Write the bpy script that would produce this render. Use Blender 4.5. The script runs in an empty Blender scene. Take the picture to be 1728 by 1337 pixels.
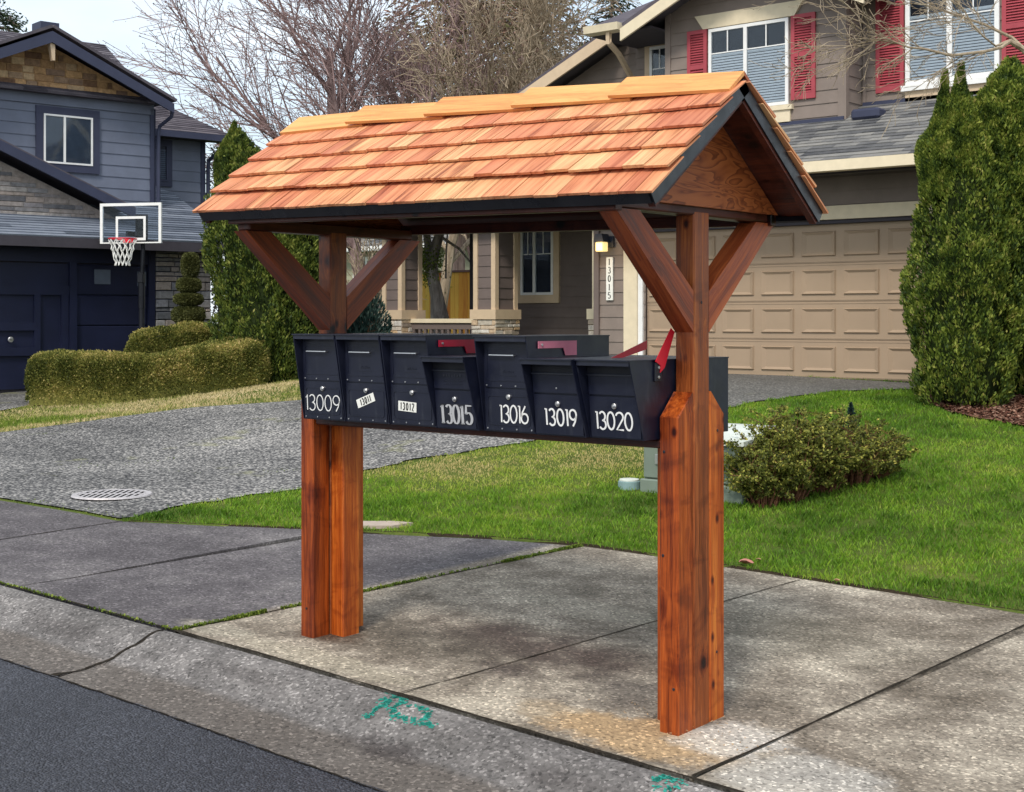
import bpy, math, random
import numpy as np
from mathutils import Vector, Matrix
from mathutils import noise as mnoise
random.seed(7); RG=np.random.default_rng(7)
SC=bpy.context.scene; COL=SC.collection
R_=math.radians
# ------------------------------------------------------------------ camera
CAM=(5.1817,-4.6878,1.55); TH=math.atan2(2400,2871)
F=2400.;CX=864.;CY=540.
cd=bpy.data.cameras.new('camera'); cam=bpy.data.objects.new('camera',cd); COL.objects.link(cam)
cam.location=CAM; cam.rotation_euler=(math.pi/2,0,TH)
cd.sensor_width=36; cd.lens=36*F/1728; cd.shift_x=0.0; cd.shift_y=-(668.5-540)/1728.
cd.clip_start=.1; cd.clip_end=2000
SC.camera=cam
SC.render.resolution_x=1024; SC.render.resolution_y=792
# ------------------------------------------------------------------ world, sun, exposure
SUNV=Vector((.30,-.80,.92)).normalized()
w=bpy.data.worlds.new('World'); SC.world=w; w.use_nodes=True
nt=w.node_tree; nt.nodes.clear()
sky=nt.nodes.new('ShaderNodeTexSky'); sky.sky_type='NISHITA'; sky.sun_disc=False
sky.sun_elevation=math.asin(SUNV.z); sky.sun_rotation=math.atan2(SUNV.x,SUNV.y)
sky.air_density=1.0; sky.dust_density=1.5; sky.ozone_density=1.0
tc=nt.nodes.new('ShaderNodeTexCoord'); mp=nt.nodes.new('ShaderNodeMapping'); mp.inputs['Scale'].default_value=(1,1,3)
nz=nt.nodes.new('ShaderNodeTexNoise'); nz.inputs['Scale'].default_value=2.2; nz.inputs['Detail'].default_value=6
cr=nt.nodes.new('ShaderNodeValToRGB'); cr.color_ramp.elements[0].position=.30; cr.color_ramp.elements[0].color=(.22,.22,.22,1)
cr.color_ramp.elements[1].position=.68; cr.color_ramp.elements[1].color=(1,1,1,1)
mx=nt.nodes.new('ShaderNodeMix'); mx.data_type='RGBA'; mx.inputs[7].default_value=(8.0,8.7,9.2,1)
bg=nt.nodes.new('ShaderNodeBackground'); bg.inputs['Strength'].default_value=.118
wo=nt.nodes.new('ShaderNodeOutputWorld')
L=nt.links.new
L(tc.outputs['Generated'],mp.inputs['Vector']); L(mp.outputs[0],nz.inputs['Vector']); L(nz.outputs['Fac'],cr.inputs[0])
L(cr.outputs[0],mx.inputs[0]); L(sky.outputs[0],mx.inputs[6]); L(mx.outputs[2],bg.inputs['Color']); L(bg.outputs[0],wo.inputs['Surface'])
sd=bpy.data.lights.new('sun','SUN'); sd.energy=2.0; sd.angle=R_(12); sd.color=(1,.93,.84)
so=bpy.data.objects.new('sun',sd); COL.objects.link(so); so.rotation_euler=(-SUNV).to_track_quat('-Z','Y').to_euler(); so.location=(0,-10,20)
SC.view_settings.view_transform='Standard'; SC.view_settings.look='None'
SC.view_settings.exposure=0.42; SC.view_settings.gamma=1
# ------------------------------------------------------------------ geometry helpers
RV=(math.cos(TH),math.sin(TH)); WV=(-math.sin(TH),math.cos(TH))
def ray(px,py):
    a=(px-CX)/F
    return (RV[0]*a+WV[0],RV[1]*a+WV[1],(CY-py)/F)
def at(px,py,D):                      # a point D metres in front of the camera plane
    d=ray(px,py); return Vector([CAM[i]+D*d[i] for i in range(3)])
def onY(px,py,t):
    d=ray(px,py);k=(t-CAM[1])/d[1];return Vector([CAM[i]+k*d[i] for i in range(3)])
def onX(px,py,x):
    d=ray(px,py);k=(x-CAM[0])/d[0];return Vector([CAM[i]+k*d[i] for i in range(3)])
def lerp(k,x):
    if x<=k[0][0]: return k[0][1]
    for (a,b),(c2,d) in zip(k,k[1:]):
        if x<=c2: return b+(d-b)*(x-a)/(c2-a)
    return k[-1][1]
GT=[(-30,0),(0,0),(3.4,.07),(5,.2),(7,.4),(9,.58),(10.5,.66),(11.9,.70),(40,.75)]
GS=[(-30,.16),(-8,.13),(-4,.11),(0,0),(3,-.115),(12,-.4),(40,-.6)]
GK=[(-14.5,.56),(-11.5,.70),(-9.5,1.06),(-6,1)]
def H(s,t): return lerp(GS,s)+lerp(GT,t)*lerp(GK,s)
def back(s): return lerp([(-12,1.3),(-3.4,1.3),(-2.3,1.92),(-1.2,2.54),(-.55,2.78),(.6,2.86),(2.4,2.98),(8,3.1)],s)
OFF={}
class MB:
    def __init__(s): s.v=[];s.f=[];s.r=[];s.wc=[];s.useg=False
    def add(s,vs,fs,rnd=0.5,wc=None):
        b=len(s.v); s.v+= [tuple(p) for p in vs]; s.f+=[tuple(b+i for i in f) for f in fs]; s.r+=[rnd]*len(fs)
        s.wc+= [tuple(p) for p in (wc if wc is not None else vs)]
        return s
    def box(s,x0,x1,y0,y1,z0,z1,rnd=.5):
        vs=[(x,y,z) for z in (z0,z1) for x,y in ((x0,y0),(x1,y0),(x1,y1),(x0,y1))]
        return s.add(vs,[(3,2,1,0),(4,5,6,7),(0,1,5,4),(1,2,6,5),(2,3,7,6),(3,0,4,7)],rnd)
    def cbox(s,x0,x1,y0,y1,z0,z1,c=.004,rnd=.5):      # box with all 12 edges chamfered
        vs=[];idx={}
        X=(x0,x1);Y=(y0,y1);Z=(z0,z1)
        for i in (0,1):
            for j in (0,1):
                for k in (0,1):
                    sx=c if i==0 else -c; sy=c if j==0 else -c; sz=c if k==0 else -c
                    for a in range(3):
                        p=[X[i],Y[j],Z[k]]
                        if a!=0: p[0]+=sx
                        if a!=1: p[1]+=sy
                        if a!=2: p[2]+=sz
                        # vertex lying on the face normal to axis a
                        idx[(i,j,k,a)]=len(vs); vs.append(p)
        f=[]
        q=[(0,0),(1,0),(1,1),(0,1)]
        for i in (0,1):
            o=[idx[(i,j,k,0)] for j,k in q]; f.append(o if i else o[::-1])
            o=[idx[(j,i,k,1)] for j,k in q]; f.append(o[::-1] if i else o)
            o=[idx[(j,k,i,2)] for j,k in q]; f.append(o if i else o[::-1])
        for i in (0,1):
            for j in (0,1):
                f.append([idx[(i,j,0,0)],idx[(i,j,1,0)],idx[(i,j,1,1)],idx[(i,j,0,1)]])
                f.append([idx[(i,0,j,0)],idx[(i,1,j,0)],idx[(i,1,j,2)],idx[(i,0,j,2)]])
                f.append([idx[(0,i,j,1)],idx[(1,i,j,1)],idx[(1,i,j,2)],idx[(0,i,j,2)]])
                for k in (0,1): f.append([idx[(i,j,k,a)] for a in range(3)])
        return s.add(vs,f,rnd)
    def prism(s,poly,axis,a,b,rnd=.5):                 # polygon extruded along an axis (0,1,2)
        def P(u,v,h): return {0:(h,u,v),1:(u,h,v),2:(u,v,h)}[axis]
        n=len(poly)
        vs=[P(u,v,a) for u,v in poly]+[P(u,v,b) for u,v in poly]
        fs=[tuple(range(n)),tuple(range(2*n-1,n-1,-1))]+[(i,i+n,(i+1)%n+n,(i+1)%n) for i in range(n)]
        return s.add(vs,fs,rnd)
    def slab(s,pts,th,rnd=.5):                         # planar 3D polygon with thickness downwards along its normal
        P=[Vector(p) for p in pts]; n=(P[1]-P[0]).cross(P[2]-P[0]).normalized()
        m=len(P); vs=P+[p-n*th for p in P]
        fs=[tuple(range(m)),tuple(range(2*m-1,m-1,-1))]+[(i,i+m,(i+1)%m+m,(i+1)%m) for i in range(m)]
        return s.add(vs,fs,rnd)
    def tube(s,pts,rad,n=8,cap=True,rnd=.5):
        P=[Vector(p) for p in pts]; m=len(P)
        if not hasattr(rad,'__len__'): rad=[rad]*m
        vs=[];fs=[]; up=None
        for i,p in enumerate(P):
            d=(P[min(i+1,m-1)]-P[max(i-1,0)]).normalized()
            if up is None: up=d.orthogonal().normalized()
            up=(up-d*up.dot(d)); up=up.normalized() if up.length>1e-6 else d.orthogonal().normalized()
            q=d.cross(up)
            for k in range(n):
                a=2*math.pi*k/n; vs.append(p+(up*math.cos(a)+q*math.sin(a))*rad[i])
        for i in range(m-1):
            for k in range(n):
                fs.append((i*n+k,i*n+(k+1)%n,(i+1)*n+(k+1)%n,(i+1)*n+k))
        if cap: fs+=[tuple(range(n-1,-1,-1)),tuple((m-1)*n+k for k in range(n))]
        return s.add(vs,fs,rnd)
    def disc(s,c,ax,r,h,n=14,rnd=.5):
        c=Vector(c);ax=Vector(ax).normalized(); return s.tube([c,c+ax*h*.8,c+ax*h],[r,r,r*.82],n,True,rnd)
    def ribbon(s,pts,wd,O,U,V,N,th=.0015,closed=False,thin=1.):   # a flat pen stroke on a plane
        O,U,V,N=map(Vector,(O,U,V,N)); P=[Vector((a,b)) for a,b in pts]; m=len(P); vs=[];fs=[]
        for i,p in enumerate(P):
            a=P[(i-1)%m] if closed else P[max(i-1,0)]; b=P[(i+1)%m] if closed else P[min(i+1,m-1)]
            d=(b-a).normalized(); n=Vector((-d.y,d.x)); ww=wd*(thin+(1-thin)*abs(d.y)**1.5)/2
            for sg in (1,-1):
                q=p+n*ww*sg
                for h in (0,th): vs.append(O+U*q.x+V*q.y+N*h)
        for i in range(m if closed else m-1):
            a=4*i;b=4*((i+1)%m)
            fs+=[(a+1,a+3,b+3,b+1),(a,a+1,b+1,b),(a+3,a+2,b+2,b+3)]
        if not closed: fs+=[(0,2,3,1),(4*m-4,4*m-3,4*m-1,4*m-2)]
        return s.add(vs,fs)
    def build(s,name,mat,parent=None,smooth=False,grain=None,local=False):
        o=None
        off=Vector(OFF.get(parent.name if parent else '',(0,0,0)))
        me=bpy.data.meshes.new(name)
        me.from_pydata([(v[0]-off.x,v[1]-off.y,v[2]-off.z) for v in s.v],[],s.f)
        me.materials.append(mat)
        at_=me.attributes.new('rnd','FLOAT','FACE'); at_.data.foreach_set('value',np.array(s.r,dtype=np.float32))
        W=np.array(s.wc,dtype=np.float32)
        if grain is not None:
            g=Vector(grain).normalized(); q=g.rotation_difference(Vector((0,0,1))).to_matrix()
            W=W@np.array(q,dtype=np.float32).T
        if grain is not None or s.useg:
            if grain is not None: W=W+RG.uniform(-20,20,3).astype(np.float32)
            a2=me.attributes.new('wc','FLOAT_VECTOR','POINT'); a2.data.foreach_set('vector',W.ravel())
        me.validate(); 
        if smooth: me.shade_smooth()
        o=bpy.data.objects.new(name,me); COL.objects.link(o)
        if parent: o.parent=parent; OFF[o.name]=tuple(off)
        import bmesh
        bm=bmesh.new(); bm.from_mesh(me); bmesh.ops.recalc_face_normals(bm,faces=bm.faces); bm.to_mesh(me); bm.free()
        return o
def nmesh(name,V,Fc,rnd,mat,parent=None,smooth=False):   # fast numpy mesh, faces all same size
    off=np.array(OFF.get(parent.name if parent else '',(0,0,0)),dtype=np.float32)
    V=(V-off).astype(np.float32); k=Fc.shape[1]
    me=bpy.data.meshes.new(name); me.vertices.add(len(V)); me.vertices.foreach_set('co',V.ravel())
    me.loops.add(Fc.size); me.loops.foreach_set('vertex_index',Fc.astype(np.int32).ravel())
    me.polygons.add(len(Fc)); me.polygons.foreach_set('loop_start',np.arange(0,Fc.size,k,dtype=np.int32))
    me.polygons.foreach_set('loop_total',np.full(len(Fc),k,dtype=np.int32)) if hasattr(me.polygons[0],'loop_total') and False else None
    me.update(calc_edges=True)
    a=me.attributes.new('rnd','FLOAT','FACE'); a.data.foreach_set('value',np.asarray(rnd,dtype=np.float32))
    me.materials.append(mat)
    if smooth: me.shade_smooth()
    o=bpy.data.objects.new(name,me); COL.objects.link(o)
    if parent: o.parent=parent; OFF[o.name]=tuple(off)
    return o
def tag(o,label=None,cat=None,group=None,kind=None):
    if label: o['label']=label
    if cat: o['category']=cat
    if group: o['group']=group
    if kind: o['kind']=kind
    return o
def thing(name,loc,label,cat,group=None,rz=0,local=False):
    o=bpy.data.objects.new(name,None); COL.objects.link(o); o.location=loc; o.rotation_euler=(0,0,rz); o.empty_display_size=.1
    OFF[o.name]=(0,0,0) if local else tuple(loc)
    return tag(o,label,cat,group)
# ------------------------------------------------------------------ materials
def M(name,rough=.7,spec=.3,metal=0):
    m=bpy.data.materials.new(name); m.use_nodes=True; n=m.node_tree; b=n.nodes['Principled BSDF']
    b.inputs['Roughness'].default_value=rough; b.inputs['Specular IOR Level'].default_value=spec; b.inputs['Metallic'].default_value=metal
    return m,n,b
class NB:
    def __init__(s,n): s.n=n
    def new(s,t,**k):
        x=s.n.nodes.new(t)
        for a,b in k.items(): setattr(x,a,b)
        return x
    def link(s,a,b): s.n.links.new(a,b)
    def coord(s,kind='Object',scale=None,loc=None,rot=None):
        if kind=='wc':
            a=s.new('ShaderNodeAttribute'); a.attribute_name='wc'; o=a.outputs['Vector']
        elif kind=='world':
            o=s.new('ShaderNodeNewGeometry').outputs['Position']
        else: o=s.new('ShaderNodeTexCoord').outputs[kind]
        if scale is not None or loc is not None or rot is not None:
            m=s.new('ShaderNodeMapping'); s.link(o,m.inputs['Vector'])
            if scale is not None: m.inputs['Scale'].default_value=scale if hasattr(scale,'__len__') else (scale,)*3
            if loc is not None: m.inputs['Location'].default_value=loc
            if rot is not None: m.inputs['Rotation'].default_value=rot
            o=m.outputs[0]
        return o
    def noise(s,vec,scale,detail=4,rough=.55,dist=0):
        x=s.new('ShaderNodeTexNoise'); s.link(vec,x.inputs['Vector']); x.inputs['Scale'].default_value=scale
        x.inputs['Detail'].default_value=detail; x.inputs['Roughness'].default_value=rough; x.inputs['Distortion'].default_value=dist
        return x.outputs['Fac']
    def vor(s,vec,scale,out='Distance',feature='F1',rand=1):
        x=s.new('ShaderNodeTexVoronoi'); x.feature=feature; s.link(vec,x.inputs['Vector']); x.inputs['Scale'].default_value=scale; x.inputs['Randomness'].default_value=rand
        return x.outputs[out]
    def ramp(s,fac,stops,interp='LINEAR'):
        x=s.new('ShaderNodeValToRGB'); s.link(fac,x.inputs[0]); e=x.color_ramp.elements; x.color_ramp.interpolation=interp
        while len(e)<len(stops): e.new(.5)
        for i,(p,c) in enumerate(stops):
            e[i].position=p; e[i].color=(c,c,c,1) if not hasattr(c,'__len__') else (*c,1)
        return x.outputs[0]
    def mix(s,f,a,b,mode='MIX'):
        x=s.new('ShaderNodeMix'); x.data_type='RGBA'; x.blend_type=mode
        for i,v in ((0,f),(6,a),(7,b)):
            if isinstance(v,(int,float)): x.inputs[i].default_value=v if i==0 else (v,v,v,1)
            elif isinstance(v,tuple): x.inputs[i].default_value=(*v,1)
            else: s.link(v,x.inputs[i])
        return x.outputs[2]
    def math(s,op,a,b=0,c=0):
        x=s.new('ShaderNodeMath'); x.operation=op
        for i,v in enumerate((a,b,c)):
            if isinstance(v,(int,float)): x.inputs[i].default_value=v
            else: s.link(v,x.inputs[i])
        return x.outputs[0]
    def rnd(s):
        a=s.new('ShaderNodeAttribute'); a.attribute_name='rnd'; return a.outputs['Fac']
    def blob(s,vec,cx,cy,rx,ry,nz,soft=.4):          # patch of wear round a point of the ground
        m=s.new('ShaderNodeMapping'); s.link(vec,m.inputs['Vector']); m.inputs['Location'].default_value=(-cx/rx,-cy/ry,0); m.inputs['Scale'].default_value=(1/rx,1/ry,0)
        l=s.new('ShaderNodeVectorMath'); l.operation='LENGTH'; s.link(m.outputs[0],l.inputs[0])
        d=s.math('ADD',l.outputs['Value'],s.math('MULTIPLY',s.math('SUBTRACT',nz,.5),1.3))
        return s.ramp(d,[(1-soft,1.),(1.,0.)])
    def bump(s,h,st,dist,b):
        x=s.new('ShaderNodeBump'); s.link(h,x.inputs['Height']); x.inputs['Strength'].default_value=st; x.inputs['Distance'].default_value=dist
        s.link(x.outputs[0],b.inputs['Normal'])
def plain(name,col,rough=.6,spec=.3,metal=0,var=.12,scale=8,bump=0):
    m,n,b=M(name,rough,spec,metal); N=NB(n); c=N.coord()
    z=N.noise(c,scale,5,.6)
    k=N.ramp(z,[(.3,1-var),(.7,1+var)])
    N.link(N.mix(1.,tuple(col),k,'MULTIPLY'),b.inputs['Base Color'])
    if bump: N.bump(N.noise(c,scale*12,3),bump,.003,b)
    return m
def wood(name,dark,mid,light,rough=.5,knots=True,spec=.35):
    m,n,b=M(name,rough,spec); N=NB(n); c=N.coord('wc')
    ob=N.new('ShaderNodeObjectInfo').outputs['Random']
    big=N.noise(N.coord('wc',(3,3,1.3)),1,3)
    wob=N.new('ShaderNodeTexNoise'); N.link(N.coord('wc',(5,5,2.2)),wob.inputs['Vector']); wob.inputs['Scale'].default_value=1; wob.inputs['Detail'].default_value=2
    vk=N.new('ShaderNodeTexVoronoi'); N.link(N.coord('wc',(7,7,5.2)),vk.inputs['Vector']); vk.inputs['Scale'].default_value=1
    sep=N.new('ShaderNodeSeparateColor'); N.link(vk.outputs['Color'],sep.inputs[0])
    gate=N.math('GREATER_THAN',sep.outputs[0],.62)                      # only some cells carry a knot
    kd=N.math('ADD',N.math('ADD',vk.outputs['Distance'],N.math('MULTIPLY',N.math('SUBTRACT',1,gate),1.)),N.math('MULTIPLY',N.math('SUBTRACT',N.noise(c,18,3),.5),.12))
    swirl=N.ramp(kd,[(.05,1.),(.55,0.)])
    # grain lines bend round the knots
    mv=N.new('ShaderNodeVectorMath'); mv.operation='MULTIPLY_ADD'; N.link(wob.outputs['Color'],mv.inputs[0]); mv.inputs[1].default_value=(.035,.035,.0); N.link(c,mv.inputs[2])
    ms=N.new('ShaderNodeVectorMath'); ms.operation='SCALE'; N.link(mv.outputs[0],ms.inputs[0]); 
    N.link(N.math('ADD',1,N.math('MULTIPLY',swirl,.0015)),ms.inputs['Scale'])
    def mapped(sc):
        q=N.new('ShaderNodeMapping'); N.link(ms.outputs[0],q.inputs['Vector']); q.inputs['Scale'].default_value=sc; return q.outputs[0]
    g=N.noise(mapped((55,55,1.5)),1,6,.65,.4)
    fine=N.noise(mapped((210,210,6)),1,3,.7)
    broad=N.noise(mapped((14,14,.9)),1,4,.6)
    f=N.math('ADD',N.math('MULTIPLY',g,.46),N.math('ADD',N.math('MULTIPLY',fine,.20),N.math('ADD',N.math('MULTIPLY',broad,.34),N.math('MULTIPLY',N.math('SUBTRACT',ob,.5),.15))))
    col=N.ramp(f,[(.38,dark),(.52,mid),(.66,light)])
    if knots:
        kk=N.ramp(kd,[(.07,(.03,.010,.006)),(.12,(.10,.03,.012)),(.17,(.50,.36,.30)),(.30,(.85,.75,.70)),(.45,(1,1,1))])
        col=N.mix(1.,col,kk,'MULTIPLY')
        band=N.ramp(N.noise(N.coord('wc',(3.5,3.5,6.5)),1,3,.6,.8),[(.55,(1,1,1)),(.63,(.62,.50,.45)),(.70,(.30,.20,.18))])
        col=N.mix(.60,col,band,'MULTIPLY')
        v2=N.new('ShaderNodeTexVoronoi'); N.link(N.coord('wc',(15,15,9)),v2.inputs['Vector']); v2.inputs['Scale'].default_value=1; s2=N.new('ShaderNodeSeparateColor'); N.link(v2.outputs['Color'],s2.inputs[0])
        k2=N.ramp(N.math('ADD',v2.outputs['Distance'],N.math('LESS_THAN',s2.outputs[0],.72)),[(.10,(.10,.04,.02)),(.16,(.45,.30,.22)),(.26,(1,1,1))]); col=N.mix(1.,col,k2,'MULTIPLY')
    N.link(col,b.inputs['Base Color'])
    N.link(N.ramp(g,[(.3,rough-.12),(.7,rough+.12)]),b.inputs['Roughness'])
    N.bump(N.math('ADD',g,fine),.35,.002,b)
    return m
MT={}
MT['post']=wood('stained_post_wood',(.13,.020,.004),(.40,.078,.009),(.66,.20,.028),.40)
MT['mainpost']=wood('shade_toned_main_post',(.10,.021,.006),(.29,.070,.014),(.55,.18,.040),.42)  # same stain as the other posts, with shade put into its colour
MT['dpost']=wood('dark_shaded_wood',(.035,.008,.006),(.085,.018,.010),(.17,.038,.014),.45)  # post stain darkened: shade under the shelter roof put into the colour
MT['brace']=wood('red_brown_brace_wood',(.085,.018,.008),(.26,.052,.016),(.48,.12,.034),.45,False)
MT['cedar']=wood('bare_cedar_board',(.52,.20,.060),(.72,.34,.11),(.80,.44,.16),.6,False)
def panel_mat():
    m,n,b=M('plywood_gable_panel',.5,.3); N=NB(n); c=N.coord('Object')
    d=N.noise(N.coord('Object',(1,1.1,4.6)),2.1,3,.5,.5)
    w_=N.ramp(N.math('FRACT',N.math('MULTIPLY',d,13)),[(0,0.),(.45,.75),(.9,1.),(1,0.)])
    N.link(N.ramp(w_,[(0,(.15,.036,.011)),(.5,(.27,.070,.019)),(1,(.37,.108,.030))]),b.inputs['Base Color']); N.bump(w_,.15,.002,b); return m
MT['panel']=panel_mat()
def shingle_mat():
    m,n,b=M('cedar_shingle',.62,.25); N=NB(n)
    g=N.noise(N.coord('wc',(42,42,2.2)),1,5,.62,.5); big=N.noise(N.coord('wc',(3,3,2)),1,2)
    r=N.rnd()
    base=N.ramp(r,[(0,(.42,.14,.08)),(.12,(.56,.20,.105)),(.32,(.63,.255,.13)),(.60,(.68,.30,.15)),(.88,(.71,.36,.175)),(1,(.70,.41,.21))])
    f=N.math('ADD',N.math('MULTIPLY',g,.7),N.math('MULTIPLY',big,.4))
    k=N.ramp(f,[(.40,(.36,.24,.22)),(.49,(.78,.66,.60)),(.58,(1.0,.98,.95)),(.72,(1.16,1.30,1.25))])
    N.link(N.mix(1.,base,k,'MULTIPLY'),b.inputs['Base Color']); N.bump(g,.3,.003,b); return m
MT['shingle']=shingle_mat()
def metal_mat(name,col,rough=.35):
    m,n,b=M(name,rough,.5); N=NB(n); c=N.coord()
    z=N.noise(c,5,6,.65); dust=N.ramp(N.noise(N.coord('Object',(26,26,5)),1,5,.7),[(.56,0.),(.74,.30)]); sc=N.ramp(N.noise(N.coord('Object',(60,60,9)),1,3,.8,2.),[(.70,0.),(.76,.5)])
    N.link(N.mix(sc,N.mix(dust,N.mix(1.,tuple(col),N.ramp(z,[(.3,.75),(.72,1.35)]),'MULTIPLY'),(.060,.066,.080)),(.11,.12,.14)),b.inputs['Base Color'])
    N.link(N.ramp(N.noise(c,11,5),[(.3,rough-.08),(.7,rough+.20)]),b.inputs['Roughness'])
    N.bump(N.noise(c,350,2),.08,.001,b); return m
MT['box']=metal_mat('powder_coated_mailbox_metal',(.006,.008,.021),.36)
MT['boxdark']=metal_mat('mailbox_inner_metal',(.007,.008,.015),.45)
MT['flash']=metal_mat('black_flashing',(.012,.013,.018),.3)
MT['silver']=plain('brushed_silver',(.62,.62,.62),.28,.5,.9)
MT['silverp']=plain('silver_paint',(.55,.55,.56),.45,.5,.3)
MT['white']=plain('white_paint',(.80,.80,.78),.5,var=.05)
MT['sticker']=plain('white_sticker',(.80,.80,.74),.5,var=.08)
MT['black']=plain('black_ink',(.01,.01,.01),.5)
MT['red']=plain('red_flag_paint',(.62,.012,.03),.4,.4)
MT['crimson']=plain('crimson_flag_paint',(.42,.008,.035),.45,.4)
MT['pink']=plain('faded_pink_flag',(.62,.20,.28),.6)
MT['cream']=plain('cream_trim',(.72,.62,.44),.6,var=.06)
MT['cream2']=plain('tan_cream_trim',(.60,.46,.31),.6,var=.06)
MT['brown']=plain('brown_siding',(.225,.182,.155),.65,var=.10,scale=3,bump=.15)
MT['brownd']=plain('dark_brown_trim_and_shade',(.155,.122,.110),.65,var=.10,scale=3)
MT['soffit']=plain('dark_soffit',(.05,.045,.055),.7)
MT['garage']=plain('tan_garage_door',(.36,.265,.180),.55,var=.05,scale=2)
MT['blue']=plain('blue_grey_siding',(.145,.165,.220),.6,var=.10,scale=3,bump=.1)
MT['blued']=plain('slate_trim',(.042,.048,.085),.6,var=.1,scale=3)
MT['navy']=plain('navy_garage_door',(.010,.013,.036),.45,var=.2,scale=2)
MT['shutter']=plain('red_shutter_paint',(.37,.062,.078),.55,var=.08)
MT['greensid']=plain('pale_green_siding',(.34,.34,.24),.7,var=.08,scale=2)
MT['glassd']=plain('dark_room',(.012,.014,.024),.3)
MT['blind']=plain('white_blinds',(.86,.86,.86),.6,var=.05)
MT['curtain']=plain('grey_curtain',(.10,.12,.16),.8,var=.1)
MT['lampm']=plain('black_lamp_metal',(.02,.025,.04),.4)
MT['transf']=plain('pale_green_cabinet',(.17,.21,.17),.45,var=.10,scale=4)
MT['transft']=plain('pale_glare_lid',(.62,.66,.60),.5,var=.15,scale=4)  # lid whitened: sky glare from above put into its colour
MT['lid']=plain('teal_grey_plastic',(.20,.30,.30),.5)
MT['grate']=plain('galvanised_iron',(.50,.47,.47),.5,.4,.2,var=.2,scale=20)
MT['hole']=plain('dark_pit',(.008,.008,.008),.9)
MT['net']=plain('white_net',(.75,.75,.72),.7)
MT['poleb']=plain('black_pole',(.012,.013,.018),.4)
MT['clear']=None
def glass(name,tint=(.55,.65,.75),rough=.03,mixf=.35):
    m=bpy.data.materials.new(name); m.use_nodes=True; n=m.node_tree; n.nodes.clear()
    o=n.nodes.new('ShaderNodeOutputMaterial'); t=n.nodes.new('ShaderNodeBsdfTransparent'); t.inputs[0].default_value=(*tint,1)
    g=n.nodes.new('ShaderNodeBsdfGlossy'); g.inputs['Roughness'].default_value=rough; g.inputs[0].default_value=(.9,.95,1,1)
    fr=n.nodes.new('ShaderNodeLayerWeight'); fr.inputs[0].default_value=mixf
    x=n.nodes.new('ShaderNodeMixShader'); n.links.new(fr.outputs['Fresnel'],x.inputs[0]); n.links.new(t.outputs[0],x.inputs[1]); n.links.new(g.outputs[0],x.inputs[2]); n.links.new(x.outputs[0],o.inputs[0])
    return m
MT['glass']=glass('window_glass',(.90,.93,.95),.03,.25); MT['clear']=glass('clear_backboard',(.82,.86,.9),.05,.2)
def roofing(name,c0,c1,c2,row=.14):
    m,n,b=M(name,.85,.15); N=NB(n); r=N.rnd(); z=N.noise(N.coord('Object'),3.5,5,.7); sp=N.noise(N.coord('Object'),90,2)
    f=N.math('ADD',N.math('MULTIPLY',z,.45),N.math('ADD',N.math('MULTIPLY',r,.40),N.math('MULTIPLY',sp,.25)))
    N.link(N.ramp(f,[(.30,c0),(.52,c1),(.78,c2)]),b.inputs['Base Color']); N.bump(sp,.4,.004,b); return m
MT['roofg']=roofing('grey_asphalt_shingles',(.06,.062,.068),(.15,.15,.15),(.27,.26,.24))
MT['roofb']=roofing('slate_blue_asphalt_shingles',(.075,.09,.115),(.14,.16,.20),(.22,.245,.29))
MT['roofd']=roofing('purple_grey_asphalt_shingles',(.05,.045,.055),(.09,.08,.095),(.15,.135,.15))
def stone_mat(name,stops):
    m,n,b=M(name,.85,.2); N=NB(n); z=N.noise(N.coord('Object'),14,6,.7)
    N.link(N.mix(1.,N.ramp(N.rnd(),stops,'LINEAR'),N.ramp(z,[(.3,.62),(.7,1.25)]),'MULTIPLY'),b.inputs['Base Color']); N.bump(z,.5,.01,b); return m
MT['stone']=stone_mat('porch_stone',[(0,(.50,.44,.36)),(.3,(.62,.58,.52)),(.6,(.55,.38,.22)),(.8,(.66,.62,.56)),(1,(.35,.28,.22))])
MT['stoneg']=stone_mat('grey_stone',[(0,(.12,.12,.13)),(.3,(.26,.25,.25)),(.6,(.34,.28,.24)),(.8,(.20,.20,.22)),(1,(.42,.38,.34))])
MT['shake']=stone_mat('gable_wood_shakes',[(0,(.16,.09,.06)),(.3,(.42,.25,.12)),(.55,(.55,.34,.17)),(.8,(.22,.14,.10)),(1,(.60,.42,.24))])
MT['mortar']=plain('mortar',(.05,.045,.045),.9)
def leafmat(name,stops,scale=1.6,trans=.25,rough=.6,noiseamp=.75):
    m,n,b=M(name,rough,.25); N=NB(n); r=N.rnd(); z=N.noise(N.coord('world'),scale,4,.6)
    f=N.math('ADD',N.math('MULTIPLY',N.math('SUBTRACT',z,.5),noiseamp),r)
    c=N.ramp(f,stops); N.link(c,b.inputs['Base Color'])
    if trans:
        t=N.new('ShaderNodeBsdfTranslucent'); N.link(c,t.inputs[0]); x=N.new('ShaderNodeMixShader'); x.inputs[0].default_value=trans
        N.link(b.outputs[0],x.inputs[1]); N.link(t.outputs[0],x.inputs[2]); N.link(x.outputs[0],n.nodes['Material Output'].inputs[0])
    return m
MT['arb']=leafmat('arborvitae_foliage',[(0,(.022,.045,.010)),(.26,(.070,.115,.018)),(.52,(.175,.235,.034)),(.78,(.33,.38,.065)),(1,(.46,.42,.12))],2.6,.3)
MT['hedge']=leafmat('clipped_hedge_foliage',[(0,(.045,.060,.014)),(.3,(.16,.175,.035)),(.55,(.36,.33,.085)),(.8,(.58,.46,.17)),(1,(.70,.52,.24))],1.0,.35)
MT['topi']=leafmat('topiary_foliage',[(0,(.040,.048,.016)),(.5,(.11,.12,.035)),(1,(.20,.20,.07))],2)
MT['bluesh']=leafmat('blue_green_foliage',[(0,(.010,.028,.026)),(.5,(.028,.060,.052)),(1,(.09,.14,.11))],3)
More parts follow.
